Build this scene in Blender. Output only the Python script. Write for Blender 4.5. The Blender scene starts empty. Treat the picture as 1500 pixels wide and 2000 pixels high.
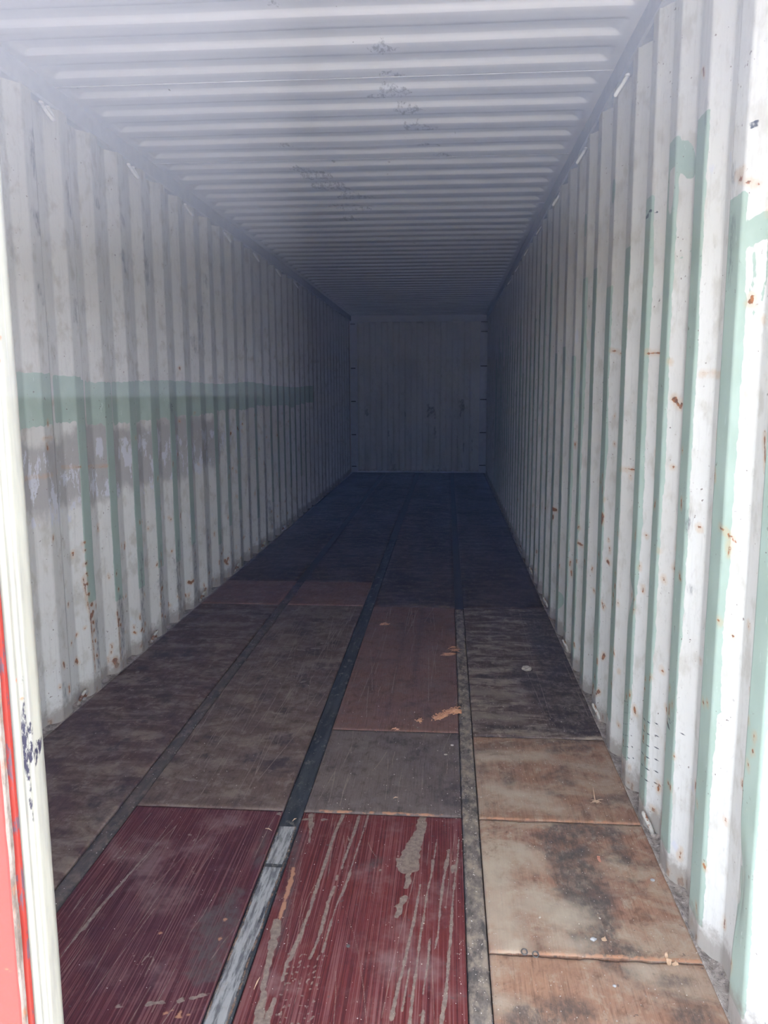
import bpy, bmesh, math, random
import numpy as np
from mathutils import Vector, Matrix

C = bpy.context.scene.collection
scene = bpy.context.scene

# ------------------------------------------------------------------ camera
CAM = np.array([0.50639, -0.74960, 1.42887])
FPX, PX, PY = 1419.71, 775.32, 963.15
CR = np.array([0.99762830, 0.06880252, -0.00199809])
CU = np.array([-0.00762018, 0.13924883, 0.99022810])
CF = np.array([-0.06840842, 0.98786435, -0.13944286])
cam_d = bpy.data.cameras.new('camera')
cam = bpy.data.objects.new('camera', cam_d)
C.objects.link(cam)
M = Matrix(((CR[0], CU[0], -CF[0], CAM[0]), (CR[1], CU[1], -CF[1], CAM[1]),
            (CR[2], CU[2], -CF[2], CAM[2]), (0, 0, 0, 1)))
cam.matrix_world = M
cam_d.sensor_fit = 'HORIZONTAL'
cam_d.sensor_width = 36.0
cam_d.lens = FPX / 1500 * 36
cam_d.shift_x = -(PX - 750) / 1500
cam_d.shift_y = (PY - 1000) / 1500
cam_d.clip_start = 0.05
cam_d.clip_end = 200
scene.camera = cam

# ------------------------------------------------------------------ light
scene.view_settings.view_transform = 'Standard'
scene.view_settings.look = 'None'
scene.view_settings.gamma = 1.0
scene.view_settings.exposure = 3.85
scene.view_settings.use_curve_mapping = False
SKY_STRENGTH = 1.0
SUN_STRENGTH = 3.8
w = bpy.data.worlds.new('world')
scene.world = w
w.use_nodes = True
wn = w.node_tree
wn.nodes.clear()
wo = wn.nodes.new('ShaderNodeOutputWorld')
bg = wn.nodes.new('ShaderNodeBackground')
wtc = wn.nodes.new('ShaderNodeTexCoord')
wsp = wn.nodes.new('ShaderNodeSeparateXYZ')
wr = wn.nodes.new('ShaderNodeValToRGB')
wn.links.new(wtc.outputs['Generated'], wsp.inputs[0])
wn.links.new(wsp.outputs['Z'], wr.inputs[0])
wr.color_ramp.elements[0].position = 0.0          # low sky set dark so less light reaches the end wall
wr.color_ramp.elements[0].color = (0.10, 0.14, 0.22, 1)
wr.color_ramp.elements[1].position = 1.0
wr.color_ramp.elements[1].color = (0.36, 0.45, 0.58, 1)
_e = wr.color_ramp.elements.new(0.13); _e.color = (0.12, 0.16, 0.25, 1)
_e = wr.color_ramp.elements.new(0.30); _e.color = (0.90, 0.97, 1.08, 1)
# the sky is brightest on the sun's side, behind and to the left of the doorway
wdot = wn.nodes.new('ShaderNodeVectorMath'); wdot.operation = 'DOT_PRODUCT'
wn.links.new(wtc.outputs['Generated'], wdot.inputs[0])
wdot.inputs[1].default_value = (-0.74, -0.42, 0.52)
wmr = wn.nodes.new('ShaderNodeMapRange'); wmr.interpolation_type = 'SMOOTHSTEP'
wmr.inputs['From Min'].default_value = -0.1
wmr.inputs['From Max'].default_value = 1.0
wmr.inputs['To Min'].default_value = 1.08
wmr.inputs['To Max'].default_value = 1.0
wn.links.new(wdot.outputs['Value'], wmr.inputs['Value'])
wmul = wn.nodes.new('ShaderNodeMath'); wmul.operation = 'MULTIPLY'
wmul.inputs[1].default_value = SKY_STRENGTH
wn.links.new(wmr.outputs['Result'], wmul.inputs[0])
wn.links.new(wmul.outputs[0], bg.inputs['Strength'])
wn.links.new(wr.outputs[0], bg.inputs['Color'])
bg.inputs['Strength'].default_value = SKY_STRENGTH
wn.links.new(bg.outputs[0], wo.inputs['Surface'])
sd = bpy.data.lights.new('sun', 'SUN')
sd.energy = SUN_STRENGTH
sd.color = (1.0, 0.96, 0.91)
sd.angle = math.radians(0.6)
sun = bpy.data.objects.new('sun', sd)
C.objects.link(sun)
sun.location = (1, -3, 8)
_el, _az = math.radians(75), math.radians(-62)      # az measured from -y towards +x
_dir = Vector((math.cos(_el) * math.sin(_az), -math.cos(_el) * math.cos(_az), math.sin(_el)))
sun.rotation_euler = _dir.to_track_quat('Z', 'Y').to_euler()
if hasattr(scene, 'cycles'):
    scene.cycles.use_denoising = True
    scene.cycles.max_bounces = 12
    scene.cycles.diffuse_bounces = 7
    scene.cycles.glossy_bounces = 3
    scene.cycles.sample_clamp_indirect = 6.0
    scene.cycles.use_adaptive_sampling = True
    scene.cycles.adaptive_threshold = 0.03

# ------------------------------------------------------------------ real dimensions
W = 1.165        # half width at the inner flats of the side walls
DEP = 0.036      # depth of the side corrugation
L = 12.03
H = 2.704
RAILZ = 2.618


def ray(px, py):
    return CF + CR * ((px - PX) / FPX) - CU * ((py - PY) / FPX)


def fpt(px, py, z=0.0):
    d = ray(px, py)
    q = CAM + d * ((z - CAM[2]) / d[2])
    return float(q[0]), float(q[1])


def wpt(px, py, X=1.18):
    d = ray(px, py)
    q = CAM + d * ((X - CAM[0]) / d[0])
    return float(q[1]), float(q[2])


# ------------------------------------------------------------------ numpy noise and distance fields
def _hash(ix, iy, seed):
    n = (ix.astype(np.int64) * 374761393 + iy.astype(np.int64) * 668265263 + seed * 1442695041) & 0xffffffff
    n = ((n ^ (n >> 13)) * 1274126177) & 0xffffffff
    n = n ^ (n >> 16)
    return (n & 0xffff) / 65535.0


def vnoise(x, y, seed=0):
    x = np.asarray(x, float)
    y = np.asarray(y, float)
    ix, iy = np.floor(x), np.floor(y)
    fx, fy = x - ix, y - iy
    fx = fx * fx * (3 - 2 * fx)
    fy = fy * fy * (3 - 2 * fy)
    a = _hash(ix, iy, seed)
    b = _hash(ix + 1, iy, seed)
    c = _hash(ix, iy + 1, seed)
    d = _hash(ix + 1, iy + 1, seed)
    return (a * (1 - fx) + b * fx) * (1 - fy) + (c * (1 - fx) + d * fx) * fy * 1.0 - 0.5


def fbm(x, y, seed=0, o=3):
    s, a = 0, 1.0
    for k in range(o):
        s = s + a * vnoise(x * 2 ** k, y * 2 ** k, seed + 7 * k)
        a *= 0.5
    return s


class Field:
    """signed distance field (metres, positive inside) over given 2-D coordinates"""

    def __init__(self, u, v):
        self.u, self.v = u, v
        self.f = np.full(u.shape, -1.0)
        self.minr = 0.0

    def cap(self, u0, v0, u1, v1, r0, r1=None, wob=0.0, seed=0):
        r1 = r0 if r1 is None else r1
        r0, r1 = max(r0, self.minr), max(r1, self.minr)
        m = max(r0, r1) + 0.03
        s = (self.u > min(u0, u1) - m) & (self.u < max(u0, u1) + m) & (self.v > min(v0, v1) - m) & (self.v < max(v0, v1) + m)
        if not s.any():
            return
        u, v = self.u[s], self.v[s]
        du, dv = u1 - u0, v1 - v0
        t = np.clip(((u - u0) * du + (v - v0) * dv) / (du * du + dv * dv + 1e-12), 0, 1)
        d = np.hypot(u - u0 - t * du, v - v0 - t * dv)
        g = r0 + (r1 - r0) * t - d
        if wob:
            g = g + wob * 2 * vnoise(u * 70, v * 70, seed + 5)
        self.f[s] = np.maximum(self.f[s], g)

    def line(self, pts, r, r1=None, wob=0.0, seed=0):
        n = len(pts) - 1
        r1 = r if r1 is None else r1
        for k in range(n):
            self.cap(*pts[k], *pts[k + 1], r + (r1 - r) * k / n, r + (r1 - r) * (k + 1) / n, wob, seed)

    def add(self, g):
        self.f = np.maximum(self.f, g)


# ------------------------------------------------------------------ object helpers
def tag(o, label=None, cat=None, group=None, kind=None):
    if label: o['label'] = label
    if cat: o['category'] = cat
    if group: o['group'] = group
    if kind: o['kind'] = kind
    return o


def empty(name, loc, rz=0.0):
    o = bpy.data.objects.new(name, None)
    C.objects.link(o)
    o.empty_display_size = 0.05
    o.location = loc
    o.rotation_euler = (0, 0, rz)
    return o


def link(name, me, mat, parent=None):
    o = bpy.data.objects.new(name, me)
    C.objects.link(o)
    if mat is not None:
        me.materials.append(mat)
    if parent is not None:
        o.parent = parent
    return o


def from_bm(name, bm, mat, parent=None, smooth=False):
    bmesh.ops.recalc_face_normals(bm, faces=bm.faces)
    me = bpy.data.meshes.new(name)
    bm.to_mesh(me)
    bm.free()
    if smooth:
        for p in me.polygons:
            p.use_smooth = True
    return link(name, me, mat, parent)


def grid_mesh(name, P, wear=None, wear2=None, smooth=True, flip=False, extra=None):
    """P: (nr, nc, 3) array of points; extra: (verts, faces) appended"""
    nr, nc = P.shape[:2]
    V = P.reshape(-1, 3)
    idx = np.arange(nr * nc).reshape(nr, nc)
    a, b, c, d = idx[:-1, :-1], idx[:-1, 1:], idx[1:, 1:], idx[1:, :-1]
    F = np.stack([a, b, c, d] if not flip else [a, d, c, b], -1).reshape(-1, 4)
    n0 = len(V)
    if extra is not None:
        V = np.concatenate([V, extra[0]])
        F = np.concatenate([F, np.asarray(extra[1])])
    me = bpy.data.meshes.new(name)
    me.vertices.add(len(V))
    me.vertices.foreach_set('co', V.astype(np.float32).ravel())
    me.loops.add(F.size)
    me.loops.foreach_set('vertex_index', F.astype(np.int32).ravel())
    me.polygons.add(len(F))
    me.polygons.foreach_set('loop_start', np.arange(0, F.size, 4, dtype=np.int32))
    me.polygons.foreach_set('loop_total', np.full(len(F), 4, dtype=np.int32))
    sm = np.full(len(F), smooth)
    if extra is not None:
        sm[-len(extra[1]):] = False
    me.update(calc_edges=True)
    me.polygons.foreach_set('use_smooth', sm)
    for nm, ch in (('wear', wear), ('wear2', wear2)):
        if ch is not None:
            at = me.attributes.new(nm, 'FLOAT_COLOR', 'POINT')
            arr = np.full((len(V), 4), -1.0, dtype=np.float32)
            for k, f in enumerate(ch):
                arr[:n0, k] = f.reshape(-1)
            at.data.foreach_set('color', arr.ravel())
    me.update()
    return me


def box_bm(bm, x0, x1, y0, y1, z0, z1, bev=0.0):
    r = bmesh.ops.create_cube(bm, size=1.0)
    for v in r['verts']:
        v.co = Vector(((v.co.x + .5) * (x1 - x0) + x0, (v.co.y + .5) * (y1 - y0) + y0, (v.co.z + .5) * (z1 - z0) + z0))
    if bev:
        es = list({e for v in r['verts'] for e in v.link_edges})
        bmesh.ops.bevel(bm, geom=es, offset=bev, segments=2, affect='EDGES', profile=0.7)
    return bm


def tube(bm, pts, r, n=8, taper=None, caps=True):
    pts = [Vector(p) for p in pts]
    rings = []
    up = Vector((0, 0, 1))
    for i, p in enumerate(pts):
        t = (pts[min(i + 1, len(pts) - 1)] - pts[max(i - 1, 0)]).normalized()
        a = t.cross(up)
        if a.length < 0.05:
            a = t.cross(Vector((0, 1, 0)))
        a.normalize()
        b = t.cross(a).normalized()
        rr = r if taper is None else r * taper[i]
        rings.append([bm.verts.new(p + a * (rr * math.cos(k * 2 * math.pi / n)) + b * (rr * math.sin(k * 2 * math.pi / n))) for k in range(n)])
    for i in range(len(rings) - 1):
        for k in range(n):
            bm.faces.new((rings[i][k], rings[i][(k + 1) % n], rings[i + 1][(k + 1) % n], rings[i + 1][k]))
    if caps:
        bm.faces.new(rings[0][::-1])
        bm.faces.new(rings[-1])
    return bm


# ------------------------------------------------------------------ node helpers
class N:
    def __init__(self, name, rough=0.6, spec=0.3, metal=0.0):
        self.m = bpy.data.materials.new(name)
        self.m.use_nodes = True
        self.t = self.m.node_tree
        self.b = self.t.nodes['Principled BSDF']
        self.b.inputs['Roughness'].default_value = rough
        self.b.inputs['Specular IOR Level'].default_value = spec
        self.b.inputs['Metallic'].default_value = metal
        tc = self.t.nodes.new('ShaderNodeTexCoord')
        self.co = tc.outputs['Object']

    def set(self, sock, val):
        if hasattr(val, 'links') or isinstance(val, bpy.types.NodeSocket):
            self.t.links.new(val, sock)
        else:
            sock.default_value = val

    def map(self, sx, sy, sz, off=(0, 0, 0)):
        n = self.t.nodes.new('ShaderNodeMapping')
        n.inputs['Scale'].default_value = (sx, sy, sz)
        n.inputs['Location'].default_value = off
        self.t.links.new(self.co, n.inputs['Vector'])
        return n.outputs[0]

    def noise(self, vec=None, scale=5, detail=4, rough=0.55, dist=0.0, col=False):
        n = self.t.nodes.new('ShaderNodeTexNoise')
        n.inputs['Scale'].default_value = scale
        n.inputs['Detail'].default_value = detail
        n.inputs['Roughness'].default_value = rough
        n.inputs['Distortion'].default_value = dist
        self.t.links.new(vec if vec is not None else self.co, n.inputs['Vector'])
        return n.outputs['Color' if col else 'Fac']

    def math(self, op, a, b=0.0, c=0.0, clamp=False):
        n = self.t.nodes.new('ShaderNodeMath')
        n.operation = op
        n.use_clamp = clamp
        self.set(n.inputs[0], a)
        self.set(n.inputs[1], b)
        if len(n.inputs) > 2:
            self.set(n.inputs[2], c)
        return n.outputs[0]

    def ramp(self, x, lo, hi, a=0.0, b=1.0):
        n = self.t.nodes.new('ShaderNodeMapRange')
        n.interpolation_type = 'SMOOTHSTEP'
        self.set(n.inputs['Value'], x)
        n.inputs['From Min'].default_value = lo
        n.inputs['From Max'].default_value = hi
        n.inputs['To Min'].default_value = a
        n.inputs['To Max'].default_value = b
        return n.outputs['Result']

    def mix(self, fac, a, b):
        n = self.t.nodes.new('ShaderNodeMix')
        n.data_type = 'RGBA'
        self.set(n.inputs[0], fac)
        for s, v in ((n.inputs[6], a), (n.inputs[7], b)):
            if isinstance(v, (tuple, list)):
                s.default_value = (v[0], v[1], v[2], 1)
            else:
                self.t.links.new(v, s)
        return n.outputs[2]

    def attr(self, name='wear'):
        n = self.t.nodes.new('ShaderNodeAttribute')
        n.attribute_name = name
        s = self.t.nodes.new('ShaderNodeSeparateColor')
        self.t.links.new(n.outputs['Color'], s.inputs[0])
        return s.outputs[0], s.outputs[1], s.outputs[2], n.outputs['Alpha']

    def mask(self, f, nz=None, amp=0.0, soft=0.0015, off=0.0):
        """sdf attribute (m) plus centred noise -> 0..1"""
        x = f
        if nz is not None:
            x = self.math('ADD', f, self.math('MULTIPLY', self.math('SUBTRACT', nz, 0.5), amp * 2))
        return self.ramp(x, off - soft, off + soft)

    def bump(self, h, dist=0.002, strength=0.6):
        n = self.t.nodes.new('ShaderNodeBump')
        n.inputs['Distance'].default_value = dist
        n.inputs['Strength'].default_value = strength
        self.t.links.new(h, n.inputs['Height'])
        self.t.links.new(n.outputs[0], self.b.inputs['Normal'])

    def out(self, col, rough=None, metal=None):
        self.set(self.b.inputs['Base Color'], col if not isinstance(col, tuple) else (*col, 1))
        if rough is not None:
            self.set(self.b.inputs['Roughness'], rough)
        if metal is not None:
            self.set(self.b.inputs['Metallic'], metal)
        return self.m


# ------------------------------------------------------------------ materials
CREAM = (0.62, 0.615, 0.58)
GREY = (0.52, 0.52, 0.52)
GREEN = (0.34, 0.425, 0.36)


def wall_material(name, dirty=1.0):
    m = N(name, rough=0.42, spec=0.35)
    g, r, d, ch = m.attr('wear')
    wn2 = m.attr('wear2')
    big = m.noise(m.map(1, 1, .45), 2.3, 4)
    mid = m.noise(m.map(1, 1, .6), 16, 5, .6)
    fine = m.noise(None, 120, 3, .6)
    streak = m.noise(m.map(22, 22, 1.1), 4, 4, .6)
    col = m.mix(m.ramp(big, .35, .7), CREAM, (0.56, 0.547, 0.505))
    col = m.mix(m.ramp(mid, .50, .70, 0, .6 * dirty), col, (0.43, 0.405, 0.345))
    vf = m.noise(m.map(1, 1, .5), 55, 6, .78)
    col = m.mix(m.ramp(vf, .52, .74, 0, .42), col, (0.36, 0.345, 0.31))
    col = m.mix(m.ramp(streak, .52, .75, 0, .26 * dirty), col, (0.38, 0.375, 0.355))
    # worn band of bare greyish-pink undercoat
    wornn = m.noise(m.map(1, 1, .5), 9, 5, .65)
    worn = m.mask(wn2[0], wornn, .12, .03)
    col = m.mix(m.math('MULTIPLY', worn, .75), col, (0.30, 0.28, 0.262))
    flake = m.noise(m.map(1, 1, .35), 17, 6, .7)
    chip = m.math('MULTIPLY', m.mask(ch, flake, .05, .01), m.ramp(flake, .53, .56))
    col = m.mix(m.math('MULTIPLY', chip, .9), col, (0.55, 0.56, 0.60))
    # repair paint
    gm = m.mask(g, m.noise(None, 55, 4, .6), .005, .0008)
    gcol = m.mix(m.ramp(mid, .35, .65), GREEN, (0.375, 0.465, 0.40))
    gcol = m.mix(m.ramp(m.noise(m.map(1, 1, .25), 60, 4, .7), .66, .72, 0, .7), gcol, (0.60, 0.68, 0.62))
    col = m.mix(gm, col, gcol)
    # scuffs
    scn = m.noise(m.map(1, 1, .4), 60, 5, .7)
    sc = m.math('MULTIPLY', m.mask(d, m.noise(m.map(1, 1, .3), 38, 6, .75), .030, .014), m.ramp(m.noise(m.map(1, 1, .22), 110, 5, .75), .40, .60, .15, 1))
    col = m.mix(m.math('MULTIPLY', sc, .75), col, (0.10, 0.10, 0.115))
    # ink and deep scratches
    ink = m.mask(wn2[2], fine, .0015, .0007)
    col = m.mix(m.math('MULTIPLY', ink, .9), col, (0.03, 0.035, 0.05))
    # random fine specks
    sp = m.noise(None, 75, 2, .5)
    sp2 = m.noise(None, 9, 3, .6)
    spm = m.math('MULTIPLY', m.ramp(sp, .69, .72), m.ramp(sp2, .46, .60))
    col = m.mix(m.math('MULTIPLY', spm, .8), col, (0.12, 0.075, 0.055))
    # rust
    rn = m.noise(None, 85, 4, .7)
    rm = m.mask(r, rn, .006, .001)
    rh = m.mask(r, m.noise(None, 40, 4, .6), .012, .008, off=-.006)
    col = m.mix(m.math('MULTIPLY', rh, .40), col, (0.50, 0.30, 0.12))
    col = m.mix(m.math('MULTIPLY', rm, .9), col, m.mix(m.ramp(rn, .4, .65), (0.11, 0.04, 0.02), (0.34, 0.12, 0.035)))
    # dirt along the foot of the wall
    dm = m.mask(wn2[1], m.noise(None, 30, 5, .65), .07, .03)
    col = m.mix(m.math('MULTIPLY', dm, .7), col, (0.24, 0.20, 0.16))
    m.bump(m.math('ADD', m.math('MULTIPLY', mid, .5), m.math('MULTIPLY', gm, .25)), .0015, .4)
    return m.out(col, m.ramp(mid, .3, .7, .38, .55))


def plain_paint(name, col, col2, rough=.5, sc=14, spec=.3):
    m = N(name, rough=rough, spec=spec)
    a = m.noise(None, sc, 5, .65)
    c = m.mix(m.ramp(a, .35, .68), col, col2)
    s = m.noise(None, 160, 2, .5)
    c = m.mix(m.ramp(s, .70, .74, 0, .5), c, tuple(x * .3 for x in col2))
    m.bump(a, .001, .3)
    return m.out(c)


def ceiling_material():
    m = N('ceiling_paint', rough=.45, spec=.35)
    g, r, d, ch = m.attr('wear')
    a = m.noise(m.map(.4, 1, 1), 3, 4, .6)
    c = m.mix(m.ramp(a, .35, .7), (0.68, 0.68, 0.69), (0.62, 0.62, 0.64))
    st = m.noise(m.map(1.6, 30, 30), 2, 4, .6)
    c = m.mix(m.ramp(st, .58, .8, 0, .25), c, (0.42, 0.43, 0.46))
    scn = m.noise(m.map(1, .5, 1), 50, 5, .75)
    sc = m.math('MULTIPLY', m.mask(d, scn, .02, .004), m.ramp(scn, .46, .6))
    c = m.mix(m.math('MULTIPLY', sc, .65), c, (0.17, 0.16, 0.17))
    sp = m.math('MULTIPLY', m.ramp(m.noise(None, 40, 2, .5), .75, .77), m.ramp(m.noise(None, 3, 3, .6), .5, .6))
    c = m.mix(m.math('MULTIPLY', sp, .8), c, (0.15, 0.13, 0.13))
    m.bump(m.noise(m.map(1, .3, 1), 6, 3, .5), .003, .35)
    return m.out(c)


def board_material(name, base, base2, dust, dustamt=.55, blot=(.07, .055, .05), blotamt=.7, grain=1.0, lines=False,
                   edge=None, off=(0, 0, 0), cross=1.0, muds=(90, .004, .0012, .92), scr=(0.23, 0.175, 0.135)):
    """weathered plywood: grain runs along y; wear = mud, dark stain, pale scratch, bare"""
    m = N(name, rough=.75, spec=.15)
    g, r, d, ch = m.attr('wear')
    v = m.map(1, 1, 1, off)
    a = m.noise(m.map(1, .5, 1, off), 2.6, 5, .6, .6)
    gr = m.noise(m.map(60, 2.2, 1, off), 3, 5, .62)
    gr2 = m.noise(m.map(200, 5, 1, off), 2, 4, .6)
    c = m.mix(m.ramp(a, .35, .68), base, base2)
    if lines:
        ln = m.noise(m.map(170, 1.2, 1, off), 1.6, 2, .5, .10)
        c = m.mix(m.ramp(ln, .50, .64, 0, .42), c, (0.21, 0.105, 0.095))
        c = m.mix(m.ramp(ln, .48, .38, 0, .6), c, (0.035, 0.008, 0.008))
        hz = m.noise(m.map(1, 1, 1, off), 3.5, 5, .65)
        c = m.mix(m.ramp(hz, .5, .72, 0, .5), c, (0.22, 0.15, 0.14))
        fl = m.ramp(m.noise(m.map(26, .9, 1, off), 3, 4, .65), .71, .75)
        c = m.mix(m.math('MULTIPLY', fl, .4), c, (0.30, 0.25, 0.20))
    else:
        c = m.mix(m.ramp(gr, .45, .72, 0, .55 * grain), c, tuple(x * .38 for x in base))
        c = m.mix(m.ramp(gr2, .5, .68, 0, .4 * grain), c, tuple(min(1, x * 1.7) for x in base2))
        b1 = m.noise(m.map(1.0, 1.6 * cross, 1, off), 4.3, 7, .68, .5)
        c = m.mix(m.ramp(b1, .42, .66, 0, dustamt), c, dust)
        b2 = m.noise(m.map(1.0, 1.5, 1, (off[0] + 7, off[1] + 3, 0)), 3.6, 7, .66, .4)
        c = m.mix(m.ramp(b2, .50, .70, 0, blotamt), c, blot)
        sq = m.noise(m.map(9, 40, 1, off), 1.6, 5, .65)
        c = m.mix(m.math('MULTIPLY', m.ramp(sq, .60, .66), m.ramp(b1, .42, .6, 0, .35)), c, dust)
    fn = m.noise(v, 70, 4, .65)
    mo = m.noise(m.map(1, .75, 1, (off[1], off[0], 0)), 19, 7, .74, .3)
    c = m.mix(m.ramp(mo, .50, .68, 0, .62 if not lines else .30), c, tuple(x * .42 for x in base2))
    c = m.mix(m.ramp(mo, .48, .34, 0, .60 if not lines else .12), c, dust)
    dk = m.ramp(m.noise(v, 48, 3, .6), .66, .72)
    c = m.mix(m.math('MULTIPLY', dk, .6), c, blot)
    # stain
    st = m.mask(r, m.noise(v, 16, 6, .7), .026, .020)
    c = m.mix(m.math('MULTIPLY', st, m.ramp(m.noise(m.map(1.6, .8, 1, off), 30, 6, .75), .36, .62, .28, .85)), c, blot)
    # bare orange timber
    c = m.mix(m.math('MULTIPLY', m.mask(ch, fn, .006, .002), .9), c, (0.30, 0.150, 0.085))
    # mud
    mud = m.mask(g, m.noise(v, muds[0], 6, .7), muds[1], muds[2])
    mc = m.mix(m.ramp(fn, .35, .65), (0.140, 0.106, 0.082), (0.205, 0.158, 0.124))
    c = m.mix(m.math('MULTIPLY', mud, muds[3]), c, mc if not edge else edge)
    # pale scratches
    ps = m.math('MULTIPLY', m.mask(d, fn, .0010, .0007), m.ramp(m.noise(v, 9, 3, .6), .35, .6, .25, 1))
    c = m.mix(m.math('MULTIPLY', ps, .6), c, scr)
    # grit
    sp = m.math('MULTIPLY', m.ramp(m.noise(v, 130, 1, .5), .76, .79), m.ramp(m.noise(v, 6, 3, .6), .42, .6))
    c = m.mix(m.math('MULTIPLY', sp, .7), c, (0.50, 0.43, 0.36))
    m.bump(m.math('ADD', m.math('MULTIPLY', gr, .6), m.math('MULTIPLY', fn, .4)), .0015, .5)
    return m.out(c, m.ramp(a, .3, .7, .68, .82))


def strip_material(name, base, base2, dust, silver=False, gritty=.3):
    m = N(name, rough=.85, spec=.12)
    a = m.noise(m.map(8, 1.3, 1), 3, 6, .68, .3)
    b = m.noise(m.map(1, .6, 1), 28, 6, .7)
    c = m.mix(m.ramp(a, .38, .62), base, base2)
    if silver:
        g, r, d, ch = m.attr('wear')
        s = m.mask(g, m.noise(m.map(1, .35, 1), 40, 6, .72), .010, .002)
        sc = m.mix(m.ramp(m.noise(m.map(3, .35, 1), 22, 6, .72), .44, .60), (0.25, 0.243, 0.235), (0.10, 0.097, 0.097))
        sc = m.mix(m.ramp(m.noise(m.map(2.5, .25, 1, (3, 1, 0)), 17, 6, .72), .55, .66, 0, .9), sc, (0.025, 0.026, 0.034))
        c = m.mix(s, c, sc)
        rr = m.math('MULTIPLY', m.mask(r, m.noise(None, 60, 4, .7), .008, .002), m.ramp(m.noise(None, 45, 5, .7), .38, .52))
        c = m.mix(m.math('MULTIPLY', rr, .55), c, (0.25, 0.14, 0.08))
    c = m.mix(m.ramp(b, .56 - .25 * gritty, .70, 0, .45 + gritty), c, dust)
    sp = m.ramp(m.noise(None, 110, 1, .5), .73, .77)
    c = m.mix(m.math('MULTIPLY', sp, gritty * 1.6, clamp=True), c, (0.50, 0.44, 0.38))
    m.bump(b, .002, .5)
    return m.out(c)


# ------------------------------------------------------------------ side walls
def wall_profile(side):
    """list of y positions (fold points) with offset 0 (inner flat) or DEP (recess), front to back"""
    P = .278
    if side > 0:
        occ = [.801, 1.085, 1.353, 1.605, 1.850, 2.118, 2.425, 2.722, 2.985, 3.240, 3.550, 3.862, 4.150, 4.428]
        occ = [occ[0] - 2 * P, occ[0] - P] + occ
    else:
        occ = [2.244 - 8 * P + P * k for k in range(17)]
        occ = [o for o in occ if o > .2]
    while occ[-1] + P < L - .1:
        occ.append(occ[-1] + P)
    pts = [(0.05, DEP)]
    for i, o in enumerate(occ):
        q = (occ[i] - occ[i - 1]) if i else P
        f = q / P
        a = o - .074 * f
        pts += [(a - .066 * f, DEP), (a, 0.0), (o, 0.0), (o + .064 * f, DEP)]
    pts = [p for i, p in enumerate(pts) if i == 0 or p[0] > pts[0][0]]
    pts = [p for p in pts if p[0] < L - .01] + [(L, DEP)]
    return pts, occ


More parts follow.
